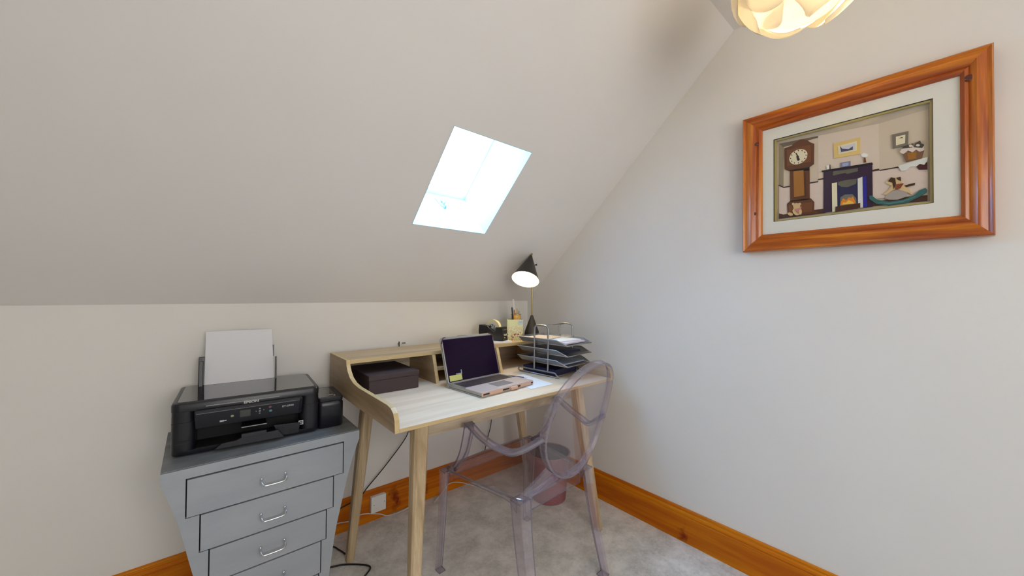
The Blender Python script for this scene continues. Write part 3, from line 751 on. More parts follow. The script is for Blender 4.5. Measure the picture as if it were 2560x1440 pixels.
# ---------------------------------------------------------------- dark box in the left bay
def fabric_box():
    m, N, L, b = new_mat('dark brown card'); b.inputs['Base Color'].default_value = (0.052, 0.033, 0.036, 1); b.inputs['Roughness'].default_value = 0.75; return m
M['box'] = fabric_box()
bx = empty('storage_box', (-1.165, -0.250, DT + .001), math.radians(-1), 'dark brown lidded storage box in the left bay under the desk shelf', 'box')
mb = MB(); mb.b2((-.120, -.130, 0), (.112, .160, .060)); mb.build('box_body', 'box', bx, bevel=.002)
mb = MB(); mb.b2((-.122, -.132, .0602), (.114, .162, .082)); mb.build('lid', 'box', bx, bevel=.002)
ART = [
    ('wall', 0, [(-0.2335,-0.167),(-0.2335,0.176),(0.2165,0.173),(0.2155,-0.169)]),
    ('shade', 1, [(-0.2135,-0.156),(-0.2135,0.159),(-0.1975,0.145),(-0.1985,-0.143)]),
    ('beige', 1, [(-0.1985,-0.143),(-0.1975,0.145),(-0.0845,0.15),(-0.0855,-0.14)]),
    ('brown3', 2, [(-0.2135,0.159),(-0.0845,0.151),(-0.0845,0.144),(-0.1975,0.14)]),
    ('pinkbeige', 2, [(-0.0855,-0.147),(-0.0845,0.151),(0.0865,0.141),(0.0885,-0.128)]),
    ('beige', 1, [(0.0885,-0.128),(0.0865,0.141),(0.2055,0.15),(0.2035,-0.141)]),
    ('paperp', 3, [(-0.1985,-0.143),(-0.1975,-0.029),(-0.0845,-0.03),(-0.0855,-0.14)]),
    ('paperp', 3, [(-0.2135,-0.152),(-0.2135,-0.018),(-0.1975,-0.03),(-0.1985,-0.143)]),
    ('paperp', 3, [(-0.0855,-0.143),(-0.0845,-0.021),(0.0885,-0.025),(0.0885,-0.128)]),
    ('paperp', 3, [(0.0885,-0.128),(0.0885,-0.029),(0.2035,-0.033),(0.2035,-0.139)]),
    ('dark', 4, [(-0.1975,-0.032),(-0.1975,-0.027),(-0.0845,-0.028),(-0.0845,-0.033)]),
    ('dark', 4, [(-0.2155,-0.018),(-0.2145,-0.014),(-0.1975,-0.027),(-0.1975,-0.032)]),
    ('dark', 4, [(-0.0845,-0.025),(-0.0845,-0.02),(0.0865,-0.022),(0.0885,-0.027),(0.0885,-0.029)]),
    ('dark', 4, [(0.0885,-0.031),(0.0885,-0.027),(0.1385,-0.027),(0.1385,-0.031)]),
    ('brown1', 5, [(-0.2135,-0.158),(-0.2135,-0.136),(-0.1985,-0.143),(-0.0855,-0.14),(-0.0625,-0.141),(-0.0625,-0.158)]),
    ('brown1', 5, [(0.0605,-0.154),(0.0625,-0.138),(0.1665,-0.138),(0.2015,-0.14),(0.2015,-0.159)]),
    ('walnut', 6, [(-0.1935,0.046),(-0.1945,0.133),(-0.1695,0.136),(-0.1635,0.143),(-0.1395,0.154),(-0.1185,0.144),(-0.1075,0.131),(-0.0965,0.123),(-0.0975,0.043),(-0.1115,0.034),(-0.1115,0.018),(-0.1765,0.033)]),
    ('walnut2', 7, [(-0.1855,0.055),(-0.1855,0.123),(-0.1075,0.122),(-0.1055,0.053)]),
    ('cream', 8, [(-0.1175,0.084),(-0.1185,0.076),(-0.1215,0.069),(-0.1265,0.063),(-0.1335,0.058),(-0.1405,0.055),(-0.1485,0.054),(-0.1565,0.055),(-0.1635,0.058),(-0.1695,0.063),(-0.1735,0.069),(-0.1765,0.076),(-0.1775,0.084),(-0.1755,0.092),(-0.1725,0.099),(-0.1675,0.106),(-0.1605,0.11),(-0.1535,0.113),(-0.1455,0.114),(-0.1375,0.113),(-0.1305,0.11),(-0.1245,0.105),(-0.1205,0.099),(-0.1175,0.092)]),
    ('dark', 9, [(-0.1195,0.083),(-0.1205,0.081),(-0.1225,0.082),(-0.1235,0.084),(-0.1225,0.086),(-0.1205,0.086)]),
    ('dark', 9, [(-0.1235,0.071),(-0.1245,0.069),(-0.1265,0.069),(-0.1275,0.072),(-0.1265,0.074),(-0.1245,0.073)]),
    ('dark', 9, [(-0.1325,0.062),(-0.1335,0.06),(-0.1355,0.06),(-0.1365,0.063),(-0.1355,0.065),(-0.1335,0.064)]),
    ('dark', 9, [(-0.1445,0.058),(-0.1455,0.056),(-0.1475,0.057),(-0.1485,0.059),(-0.1475,0.061),(-0.1455,0.061)]),
    ('dark', 9, [(-0.1575,0.062),(-0.1585,0.06),(-0.1605,0.06),(-0.1615,0.063),(-0.1605,0.065),(-0.1585,0.064)]),
    ('dark', 9, [(-0.1665,0.071),(-0.1675,0.069),(-0.1695,0.07),(-0.1705,0.072),(-0.1695,0.074),(-0.1675,0.074)]),
    ('dark', 9, [(-0.1705,0.084),(-0.1715,0.082),(-0.1735,0.082),(-0.1745,0.085),(-0.1735,0.087),(-0.1715,0.086)]),
    ('dark', 9, [(-0.1665,0.097),(-0.1675,0.095),(-0.1695,0.095),(-0.1705,0.098),(-0.1695,0.1),(-0.1675,0.099)]),
    ('dark', 9, [(-0.1575,0.106),(-0.1585,0.104),(-0.1605,0.104),(-0.1615,0.107),(-0.1605,0.109),(-0.1585,0.108)]),
    ('dark', 9, [(-0.1445,0.109),(-0.1455,0.107),(-0.1475,0.107),(-0.1485,0.11),(-0.1475,0.112),(-0.1455,0.111)]),
    ('dark', 9, [(-0.1325,0.105),(-0.1335,0.103),(-0.1355,0.104),(-0.1365,0.106),(-0.1355,0.108),(-0.1335,0.108)]),
    ('dark', 9, [(-0.1235,0.096),(-0.1245,0.094),(-0.1265,0.094),(-0.1275,0.097),(-0.1265,0.099),(-0.1245,0.098)]),
    ('dark', 9, [(-0.1485,0.081),(-0.1565,0.102),(-0.1535,0.103),(-0.1445,0.084)]),
    ('dark', 9, [(-0.1535,0.088),(-0.1475,0.09),(-0.1415,0.071),(-0.1465,0.067),(-0.1505,0.07)]),
    ('walnut', 6, [(-0.1745,-0.095),(-0.1755,0.037),(-0.1115,0.034),(-0.1105,-0.097)]),
    ('orangewood', 7, [(-0.1615,-0.078),(-0.1635,0.029),(-0.1305,0.026),(-0.1275,-0.077)]),
    ('brown1', 7, [(-0.1275,-0.085),(-0.1275,0.014),(-0.1245,0.014),(-0.1235,-0.084)]),
    ('walnut', 6, [(-0.1835,-0.148),(-0.1855,-0.102),(-0.1735,-0.089),(-0.1075,-0.092),(-0.0965,-0.109),(-0.0975,-0.145),(-0.0855,-0.15),(-0.0855,-0.157)]),
    ('walnut2', 7, [(-0.1795,-0.143),(-0.1795,-0.107),(-0.1015,-0.108),(-0.1025,-0.146)]),
    ('teddy', 9, [(-0.1365,-0.138),(-0.1375,-0.145),(-0.1405,-0.15),(-0.1455,-0.153),(-0.1505,-0.154),(-0.1565,-0.152),(-0.1615,-0.147),(-0.1645,-0.141),(-0.1665,-0.134),(-0.1645,-0.127),(-0.1615,-0.122),(-0.1565,-0.119),(-0.1505,-0.118),(-0.1455,-0.121),(-0.1405,-0.125),(-0.1375,-0.132)]),
    ('teddy', 10, [(-0.1405,-0.119),(-0.1415,-0.123),(-0.1435,-0.127),(-0.1475,-0.129),(-0.1525,-0.129),(-0.1575,-0.127),(-0.1615,-0.124),(-0.1635,-0.119),(-0.1645,-0.114),(-0.1635,-0.11),(-0.1605,-0.106),(-0.1575,-0.104),(-0.1525,-0.104),(-0.1475,-0.106),(-0.1435,-0.109),(-0.1415,-0.114)]),
    ('teddy', 11, [(-0.1595,-0.107),(-0.1605,-0.11),(-0.1625,-0.111),(-0.1655,-0.111),(-0.1675,-0.108),(-0.1685,-0.105),(-0.1675,-0.102),(-0.1655,-0.101),(-0.1625,-0.101),(-0.1605,-0.103)]),
    ('teddy', 11, [(-0.1375,-0.111),(-0.1385,-0.114),(-0.1405,-0.115),(-0.1435,-0.115),(-0.1455,-0.112),(-0.1465,-0.109),(-0.1455,-0.106),(-0.1435,-0.105),(-0.1405,-0.105),(-0.1385,-0.107)]),
    ('teddy', 11, [(-0.1655,-0.149),(-0.1665,-0.152),(-0.1715,-0.153),(-0.1765,-0.151),(-0.1805,-0.147),(-0.1825,-0.142),(-0.1805,-0.139),(-0.1765,-0.138),(-0.1715,-0.14),(-0.1665,-0.144)]),
    ('teddy', 11, [(-0.1355,-0.142),(-0.1365,-0.149),(-0.1385,-0.153),(-0.1425,-0.152),(-0.1445,-0.148),(-0.1455,-0.141),(-0.1445,-0.134),(-0.1425,-0.13),(-0.1385,-0.13),(-0.1365,-0.135)]),
    ('red', 12, [(-0.1605,-0.129),(-0.1425,-0.126),(-0.1365,-0.12),(-0.1385,-0.133),(-0.1485,-0.136),(-0.1455,-0.148),(-0.1535,-0.136)]),
    ('gold', 6, [(-0.0365,0.048),(-0.0375,0.106),(0.0375,0.106),(0.0365,0.045)]),
    ('cream', 7, [(-0.0235,0.059),(-0.0245,0.092),(0.0285,0.095),(0.0285,0.06)]),
    ('pale', 8, [(-0.0185,0.064),(-0.0195,0.085),(0.0245,0.088),(0.0245,0.065)]),
    ('slate', 9, [(-0.0185,0.09),(-0.0125,0.078),(0.0065,0.071),(0.0175,0.078),(0.0175,0.065),(-0.0145,0.066)]),
    ('black', 9, [(-0.0725,0.004),(-0.0725,0.009),(0.0695,0.004),(0.0715,-0.003)]),
    ('purpleblack', 6, [(-0.0685,-0.156),(-0.0675,0.003),(0.0695,-0.002),(0.0705,-0.156)]),
    ('greygreen', 8, [(-0.0395,-0.018),(-0.0385,-0.002),(-0.0035,-0.005),(0.0315,-0.006),(0.0315,-0.018),(0.0015,-0.022),(-0.0035,-0.016)]),
    ('cream', 9, [(-0.0415,-0.158),(-0.0425,-0.047),(-0.0275,-0.047),(-0.0265,-0.156)]),
    ('navy', 8, [(-0.0265,-0.153),(-0.0275,-0.047),(0.0295,-0.044),(0.0295,-0.149)]),
    ('tilew', 9, [(0.0315,-0.156),(0.0305,-0.046),(0.0435,-0.042),(0.0445,-0.155)]),
    ('blue', 8, [(0.0455,-0.155),(0.0445,-0.043),(0.0535,-0.041),(0.0555,-0.153)]),
    ('greygreen', 10, [(-0.0255,-0.056),(-0.0235,-0.046),(0.0015,-0.044),(0.0285,-0.046),(0.0265,-0.064),(0.0035,-0.072),(-0.0145,-0.067)]),
    ('greygreen2', 10, [(-0.0195,-0.14),(-0.0175,-0.106),(-0.0045,-0.098),(0.0165,-0.101),(0.0265,-0.118),(0.0275,-0.142)]),
    ('fire', 11, [(-0.0175,-0.137),(-0.0155,-0.124),(-0.0095,-0.111),(-0.0015,-0.121),(0.0065,-0.111),(0.0135,-0.115),(0.0175,-0.109),(0.0245,-0.131),(0.0245,-0.136)]),
    ('fire2', 12, [(-0.0125,-0.136),(-0.0095,-0.127),(-0.0015,-0.13),(0.0055,-0.121),(0.0165,-0.129),(0.0215,-0.137)]),
    ('brown1', 12, [(-0.0325,-0.159),(-0.0315,-0.14),(0.0375,-0.138),(0.0375,-0.155)]),
    ('white', 7, [(-0.0575,0.01),(-0.0585,0.025),(-0.0485,0.026),(-0.0475,0.01)]),
    ('dark', 8, [(-0.0495,0.009),(-0.0495,0.027),(-0.0475,0.027),(-0.0465,0.009)]),
    ('bluegrey', 7, [(-0.0165,0.007),(-0.0175,0.026),(0.0105,0.025),(0.0105,0.006)]),
    ('bluegrey2', 8, [(-0.0115,0.01),(-0.0125,0.022),(0.0055,0.021),(0.0055,0.01)]),
    ('white', 7, [(0.0415,0.034),(0.0405,0.042),(0.0485,0.045),(0.0585,0.037),(0.0575,0.029),(0.0495,0.028)]),
    ('walnut2', 7, [(0.0465,0.011),(0.0475,0.029),(0.0515,0.027),(0.0535,0.01)]),
    ('greywood', 6, [(0.1215,0.04),(0.1205,0.09),(0.1595,0.089),(0.1585,0.041)]),
    ('cream', 7, [(0.1295,0.048),(0.1295,0.079),(0.1525,0.079),(0.1515,0.05)]),
    ('dark', 8, [(0.1365,0.071),(0.1435,0.073),(0.1475,0.069),(0.1415,0.07)]),
    ('maroon', 6, [(0.1775,-0.038),(0.1755,-0.03),(0.2025,-0.03),(0.2025,-0.054),(0.1835,-0.05)]),
    ('tilew', 8, [(0.1345,-0.027),(0.1385,-0.024),(0.2035,-0.012),(0.2025,-0.025),(0.1955,-0.037),(0.1855,-0.031),(0.1775,-0.038),(0.1645,-0.035),(0.1535,-0.045),(0.1425,-0.045)]),
    ('basket', 9, [(0.1535,-0.016),(0.1445,0.016),(0.1955,0.012),(0.1905,-0.012)]),
    ('orangewood', 10, [(0.1585,-0.01),(0.1565,0.013),(0.1775,0.011),(0.1775,-0.012)]),
    ('petal', 11, [(0.1385,0.022),(0.1445,0.032),(0.1565,0.035),(0.1775,0.033),(0.1935,0.027),(0.1955,0.012),(0.1855,0.009),(0.1775,0.019),(0.1685,0.012),(0.1585,0.022),(0.1475,0.012)]),
    ('darkgreen', 12, [(0.1445,0.032),(0.1475,0.039),(0.1605,0.041),(0.1695,0.043),(0.1685,0.029),(0.1565,0.03)]),
    ('darkgreen', 12, [(0.1715,0.029),(0.1755,0.04),(0.1865,0.047),(0.1895,0.036),(0.1955,0.031),(0.1915,0.02)]),
    ('petal', 13, [(0.1695,0.034),(0.1685,0.031),(0.1645,0.031),(0.1615,0.033),(0.1605,0.037),(0.1615,0.039),(0.1645,0.04),(0.1685,0.037)]),
    ('petal', 13, [(0.1865,0.031),(0.1845,0.028),(0.1815,0.028),(0.1785,0.03),(0.1765,0.033),(0.1785,0.036),(0.1815,0.036),(0.1845,0.034)]),
    ('greystone', 8, [(0.1015,-0.132),(0.1075,-0.117),(0.1225,-0.109),(0.1475,-0.111),(0.1575,-0.121),(0.1535,-0.136),(0.1335,-0.143),(0.1115,-0.139)]),
    ('teddy', 9, [(0.0955,-0.118),(0.1115,-0.105),(0.1185,-0.091),(0.1075,-0.082),(0.1045,-0.075),(0.1175,-0.065),(0.1275,-0.065),(0.1405,-0.073),(0.1445,-0.093),(0.1625,-0.116),(0.1665,-0.132),(0.1555,-0.121),(0.1335,-0.107),(0.1225,-0.107),(0.1045,-0.12)]),
    ('darkbrown', 10, [(0.1095,-0.074),(0.1175,-0.061),(0.1275,-0.067),(0.1295,-0.087),(0.1235,-0.105),(0.1205,-0.081)]),
    ('darkbrown', 10, [(0.1295,-0.066),(0.1405,-0.065),(0.1415,-0.08),(0.1345,-0.075)]),
    ('redbrown', 11, [(0.1275,-0.089),(0.1475,-0.089),(0.1405,-0.105),(0.1275,-0.107)]),
    ('darkbrown', 10, [(0.1505,-0.097),(0.1745,-0.093),(0.1735,-0.1),(0.1535,-0.103)]),
    ('teal', 12, [(0.0615,-0.116),(0.0685,-0.116),(0.0815,-0.133),(0.1115,-0.147),(0.1465,-0.146),(0.1725,-0.135),(0.1835,-0.122),(0.1975,-0.116),(0.2015,-0.122),(0.2005,-0.131),(0.1855,-0.142),(0.1555,-0.158),(0.1115,-0.159),(0.0795,-0.148),(0.0625,-0.128)]),
    ('teal2', 13, [(0.0745,-0.139),(0.1115,-0.152),(0.1465,-0.15),(0.1765,-0.139),(0.1765,-0.142),(0.1465,-0.153),(0.1115,-0.155)]),
]
# ---------------------------------------------------------------- things on the hutch shelf
SH = 0.9222
M['blk'] = plain('black plastic', (0.012, 0.010, 0.012), 0.35)
M['blk2'] = plain('dark bluish plastic', (0.016, 0.015, 0.028), 0.3)
M['taper'] = plain('cream adhesive tape', (0.66, 0.58, 0.34), 0.35)
M['core'] = plain('pale tape core', (0.50, 0.48, 0.46), 0.5)
# notepad below the dispenser
flat_sheet('notepad', [(-.560, -.275), (-.412, -.308), (-.375, -.160), (-.510, -.100)], SH + .0004, .009, 'paper2', 'white notepad lying under the tape dispenser on the desk shelf', 'notepad')
td = empty('tape_dispenser', (-0.470, -0.205, SH + .0100), math.radians(-68), 'black desk tape dispenser with a roll of clear tape on the desk shelf', 'tape dispenser')
mb = MB()
prof2 = [(-.088, 0), (.082, 0), (.074, .084), (.066, .080), (.058, .084), (.052, .080), (.030, .080), (.026, .050), (-.012, .072), (-.030, .088), (-.088, .092), (-.091, .060)]
mb.prism(prof2, -.032, .032, 'y')
mb.build('body', 'blk', td, bevel=.003)
mb = MB(); RY = Matrix.Rotation(math.radians(90), 3, 'X')
ring = []
def annulus(mb, r0, r1, y0, y1, c, n=40, mi=0):
    rings = [[(c[0] + r * math.cos(t), y, c[1] + r * math.sin(t)) for r, y in ((r0, y0), (r1, y0), (r1, y1), (r0, y1))] for t in [2 * math.pi * i / n for i in range(n)]]
    mb.loft(rings, mi, cap=False, loop=True)
annulus(mb, .032, .050, -.013, .013, (-.004, .074)); mb.build('tape_roll', 'taper', td, smooth=True, auto=50)
mb = MB(); annulus(mb, .024, .0318, -.014, .014, (-.004, .074))
for a in (0, 60, 120): mb.box((-.004, 0, .074), (.050, .020, .004), 0, Matrix.Rotation(math.radians(a), 3, 'Y'))
mb.build('hub', 'core', td)
M['lettering'] = plain('pale lettering', (0.55, 0.52, 0.36), 0.5)
RX = Matrix.Rotation(math.radians(90), 4, 'Z') @ FACE_FRONT
text_mesh('brand_lettering', 'Scotch', .017, 'lettering', td, Matrix.Translation((.0815, 0, .036)) @ Matrix.Rotation(math.radians(-5.5), 4, 'Y') @ RX, .0006, .85, .0004)
text_mesh('lettering', 'Tape', .010, 'lettering', td, Matrix.Translation((.0833, -.012, .020)) @ Matrix.Rotation(math.radians(-5.5), 4, 'Y') @ RX, .0006, .85)
mb = MB(); mb.box((.0775, 0, .066), (.0008, .036, .0015)); mb.build('label_line', 'lettering', td)
# black object and crumpled paper behind the laptop
st = empty('stapler', (-0.651, -0.170, SH), math.radians(14), 'black stapler behind the laptop screen on the desk shelf', 'stapler')
mb = MB(); mb.b2((-.065, -.016, 0), (.075, .016, .010)); mb.build('base', 'blk', st, bevel=.003)
mb = MB(); mb.loft([[(x, y * k, z) for y, z in ((-.014, zb), (.014, zb), (.012, zt), (-.012, zt))] for x, zb, zt, k in ((-.078, .034, .046, .6), (-.06, .028, .050, 1), (0, .022, .048, 1), (.06, .014, .036, 1), (.072, .012, .026, .8))])
mb.build('arm', 'blk', st, bevel=.004)
mb = MB(); rings = []
for i in range(8):
    t = i / 7; x = -.652 + t * .122; rings.append([(x, -.282, SH + .004 + .001 * i), (x + .01, -.282, SH + .004 + .026 * math.sin(math.pi * t)), (x + .006, -.207, SH + .006 + .040 * math.sin(math.pi * t) + .004 * math.sin(9 * t)), (x, -.207, SH + .004)])
mb.loft(rings); tag(mb.build('curled_paper', 'paper2', smooth=False), 'curled white paper slip behind the top of the laptop screen', 'paper')

# floral pen box with pens
def floral():
    m, N, L, b = new_mat('floral print'); v = tex_coord(N, L)
    base = ramp(N, L, noise(N, L, v, 22, 3), [(0.4, (0.60, 0.58, 0.32)), (0.6, (0.60, 0.66, 0.40))])
    # upper band pale green-white
    sp = N.new('ShaderNodeSeparateXYZ'); L.new(v, sp.inputs[0])
    def spots(scale, seedloc, r, col, lo, hi, base):
        vo = N.new('ShaderNodeTexVoronoi'); vo.inputs['Scale'].default_value = scale
        L.new(tex_coord(N, L, loc=seedloc), vo.inputs['Vector'])
        f = ramp(N, L, vo.outputs['Distance'], [(r, (1, 1, 1)), (r + .08, (0, 0, 0))])
        h = ramp(N, L, sp.outputs['Z'], [(lo, (1, 1, 1)), (hi, (0, 0, 0))])
        f2 = mixc(N, L, 1.0, f, h, 'MULTIPLY')
        return mixc(N, L, f2, base, col)
    c = spots(70, (.1, .3, .2), .30, (0.70, 0.66, 0.50), .09, .12, base)
    c = spots(85, (.5, .1, .9), .28, (0.66, 0.40, 0.30), .075, .10, c)
    c = spots(60, (.7, .6, .4), .30, (0.30, 0.05, 0.06), .045, .065, c)
    c = spots(75, (.2, .9, .1), .22, (0.42, 0.42, 0.05), .03, .07, c)
    L.new(c, b.inputs['Base Color']); b.inputs['Roughness'].default_value = 0.5
    return m
M['floral'] = floral()
M['floral_l'] = plain('pale blue tab', (0.45, 0.55, 0.58), 0.6)
pb = empty('pen_box', (-0.298, -0.200, SH), math.radians(-36), 'square floral-patterned pen box beside the tape dispenser on the desk shelf', 'pen holder')
mb = MB(); t_ = .003
for a, b_ in (((-.050, -.050), (.050, -.050 + t_)), ((-.050, .050 - t_), (.050, .050)), ((-.050, -.047), (-.050 + t_, .047)), ((.050 - t_, -.047), (.050, .047))):
    mb.b2((a[0], a[1], 0), (b_[0], b_[1], .130))
mb.b2((-.049, -.049, 0), (.049, .049, .003)); mb.build('box_body', 'floral', pb)
mb = MB(); mb.b2((.018, -.0510, .097), (.049, -.0502, .129)); mb.b2((.023, -.0515, .114), (.045, -.0511, .117), 1); mb.build('label_tab', ['floral_l', 'slate'] if 'slate' in M else ['floral_l', 'btn'], pb)
M['rattan'] = wood('honey basket wood', [(0, (0.50, 0.26, 0.06)), (1, (0.70, 0.46, 0.16))], 'Y', stretch=4, scale=30)
pc = empty('pencil_cup', (-0.281, -0.193, SH + .0035), 0, 'honey wooden pencil cup standing in the back of the floral pen box', 'pencil cup')
mb = MB(); n = 28
annul = [[(.031 * math.cos(t) * k, .031 * math.sin(t) * k, z) for k, z in ((1, 0), (1.0, .158), (.90, .158), (.90, .004))] for t in [2 * math.pi * i / n for i in range(n)]]
mb.loft(annul, cap=False, loop=True); mb.lathe([(.0308, 0), (.0308, .004)], n=n); mb.build('cup', 'rattan', pc, smooth=True, auto=40)
mb = MB(); mb.tube([(.0320 * math.cos(t), .0320 * math.sin(t), .156) for t in [2 * math.pi * i / n for i in range(n)]], .0025, 6, loop=True); mb.build('rim', 'rattan', pc, smooth=True)
M['pencil'] = plain('yellow pencil', (0.62, 0.36, 0.04), 0.4)
M['pw'] = plain('white pen', (0.70, 0.68, 0.66), 0.3); M['pk'] = plain('black pen', (0.02, 0.02, 0.035), 0.3)
M['bluegrey'] = plain('blue grey handle', (0.30, 0.32, 0.42), 0.35); M['orange'] = plain('orange pencil', (0.55, 0.22, 0.03), 0.4)
def stick(name, base, tip, r, m, label, cat, extra=None):
    a = Vector(base); d = Vector(tip) - a
    o = empty(name, a, 0, label, cat); o.rotation_mode = 'QUATERNION'; o.rotation_quaternion = d.to_track_quat('Z', 'Y')
    L_ = d.length
    mb = MB(); mb.lathe([(r * .5, 0), (r, .006), (r, L_ * .92), (r * .8, L_)], n=10); mb.build('barrel', m, o, smooth=True, auto=40)
    mb = MB(); mb.lathe([(r * 1.12, L_ * .55), (r * 1.12, L_ * .93), (r * .7, L_ + .001)], n=10) if extra else mb.lathe([(r * 1.05, L_ * .93), (r * 1.05, L_ * .97)], n=10)
    mb.build('cap', extra or m, o, smooth=True, auto=40); return o
px, py, pz = -0.281, -0.193, SH + .012
stick('pen', (px - .014, py - .004, pz), (px - .042, py - .008, pz + .200), .0042, 'pw', 'white pen with dark cap, leftmost in the pencil cup', 'pen', 'pk')
stick('pencil', (px + .008, py - .012, pz), (px + .012, py + .004, pz + .185), .0038, 'pencil', 'yellow pencil standing in the middle of the pencil cup', 'pencil')
stick('pencil', (px - .004, py + .012, pz), (px - .022, py - .012, pz + .178), .0036, 'orange', 'orange brown pencil behind the white scissors handle in the pencil cup', 'pencil')
stick('pen', (px + .014, py + .004, pz), (px + .024, py - .004, pz + .176), .0034, 'pw', 'slim white pen, rightmost in the pencil cup', 'pen', 'bluegrey')
stick('pencil', (px + .014, py + .010, pz), (px + .031, py + .004, pz + .168), .0028, 'bluegrey', 'thin grey pencil beside the slim white pen in the pencil cup', 'pencil')
sc = empty('scissors', (px - .006, py - .002, pz), 0, 'scissors with long white handle, tallest item in the pencil cup', 'scissors')
mb = MB(); mb.loft([[(x0, -.004, z), (x1, -.004, z), (x1, .004, z), (x0, .004, z)] for z, x0, x1 in ((.155, -.014, .000), (.19, -.020, -.004), (.225, -.026, -.008), (.247, -.024, -.014))])
mb.build('handle', 'pw', sc, bevel=.003)
mb = MB(); mb.loft([[(x0, .0042, z), (x1, .0042, z), (x1, .008, z), (x0, .008, z)] for z, x0, x1 in ((.155, -.004, .004), (.19, -.008, .002), (.225, -.014, -.004), (.24, -.016, -.010))])
mb.build('handle', 'bluegrey', sc, bevel=.002)
mb = MB(); mb.loft([[(-.006 + k, -.001, z), (.004 - k, -.001, z), (.004 - k, .001, z), (-.006 + k, .001, z)] for z, k in ((.0, .0045), (.156, 0))]); mb.build('blade', 'chrome', sc)

# desk lamp with cone base, brass pole and cone shade
M['lampm'] = plain('dark bronze metal', (0.055, 0.048, 0.042), 0.38, 0.6)
M['brass'] = plain('aged brass', (0.42, 0.36, 0.18), 0.28, 1.0)
def emis(name, col, s):
    m = bpy.data.materials.new(name); m.use_nodes = True; N = m.node_tree.nodes; N.clear()
    e = N.new('ShaderNodeEmission'); e.inputs[0].default_value = (*col, 1); e.inputs[1].default_value = s
    o = N.new('ShaderNodeOutputMaterial'); m.node_tree.links.new(e.outputs[0], o.inputs[0]); return m
M['bulb'] = emis('lit bulb', (1.0, 0.86, 0.58), 120.0)
M['shade_in'] = plain('cream shade lining', (0.85, 0.80, 0.52), 0.6)
LX, LY = -0.203, -0.262
dlmp = empty('desk_lamp', (LX, LY, SH), 0, 'lit desk lamp with dark cone shade and brass pole in the corner of the shelf', 'lamp')
mb = MB(); mb.lathe([(.048, 0), (.050, .004), (.046, .050), (.010, .148), (.007, .156)], n=40); mb.build('base', 'lampm', dlmp, smooth=True, auto=25)
mb = MB(); mb.lathe([(.0058, .155), (.0058, .445)], n=16); mb.build('pole', 'brass', dlmp, smooth=True, auto=40)
ap = Vector((-.278 - LX, -.328 - LY, 1.452 - SH)); ax = Vector((-.477, -.247, -.82)).normalized()
qm = ax.to_track_quat('Z', 'Y').to_matrix()
Ls = .180; Rs = .084
mb = MB(); mb.lathe([(.009, .0), (.012, .010), (Rs, Ls), (Rs - .0015, Ls), (.0105, .012), (.0075, .004)], ap, 40, 0, qm)
mb.bm.normal_update()
sh = mb.build('lamp_shade', ['lampm', 'shade_in'], dlmp, smooth=True, auto=25)
for p in sh.data.polygons:   # inner faces get the cream lining
    c = Vector(p.center) - ap; h = c.dot(ax); rad = (c - ax * h).normalized()
    if p.normal.dot(rad) < -0.2 and h > .015: p.material_index = 1
mb = MB(); mb.lathe([(.007, -.012), (.007, .004)], ap, 14, 0, qm); mb.lathe([(.0045, -.018), (.0085, -.018), (.0085, -.013), (.0045, -.013)], ap, 14, 0, qm, True); mb.build('finial', 'brass', dlmp)
mb = MB(); kp = ap + ax * .085; k0 = kp + Vector((.032, .0, .01)); mb.tube([k0, k0 + Vector((.016, -.012, .004))], .003, 8); mb.tube([k0 + Vector((.014, -.0105, .0035)), k0 + Vector((.024, -.018, .006))], [.003, .006], 8)
mb.tube(bez([(0.0, 0.0, .440), (-.004, -.006, .458), kp + Vector((.040, .030, -.002)), kp + Vector((.020, .014, .004))], 5), .0052, 8)
mb.build('adjusting_knob', 'lampm', dlmp, smooth=True, auto=40)
mb = MB(); mb.lathe([(.010, .02), (.012, .05), (.022, .09), (.026, .12), (.020, .142), (.004, .150)], ap, 20, 0, qm); mb.build('light_bulb', 'bulb', dlmp, smooth=True)

# ---------------------------------------------------------------- stacked letter trays
M['wire'] = plain('silver grey wire', (0.36, 0.36, 0.37), 0.32, 0.85)
def meshmat():
    m = bpy.data.materials.new('fine silver wire mesh'); m.use_nodes = True
    N = m.node_tree.nodes; L = m.node_tree.links; b = N['Principled BSDF']
    b.inputs['Base Color'].default_value = (0.30, 0.31, 0.34, 1); b.inputs['Metallic'].default_value = 0.8; b.inputs['Roughness'].default_value = 0.4
    b2 = N.new('ShaderNodeBsdfTransparent'); mx = N.new('ShaderNodeMixShader'); mx.inputs[0].default_value = 0.62
    ck = N.new('ShaderNodeTexBrick'); 
    L.new(b2.outputs[0], mx.inputs[1]); L.new(b.outputs[0], mx.inputs[2]); L.new(mx.outputs[0], N['Material Output'].inputs[0])
    return m
M['mesh'] = meshmat()
TA = math.radians(6)
lt = empty('letter_tray_stack', (-0.415, -0.555, DT), TA, 'three-tier silver wire mesh letter tray at the right end of the desk', 'letter tray')
TW, TDp = .240, .330     # width and depth; local x right, local y back
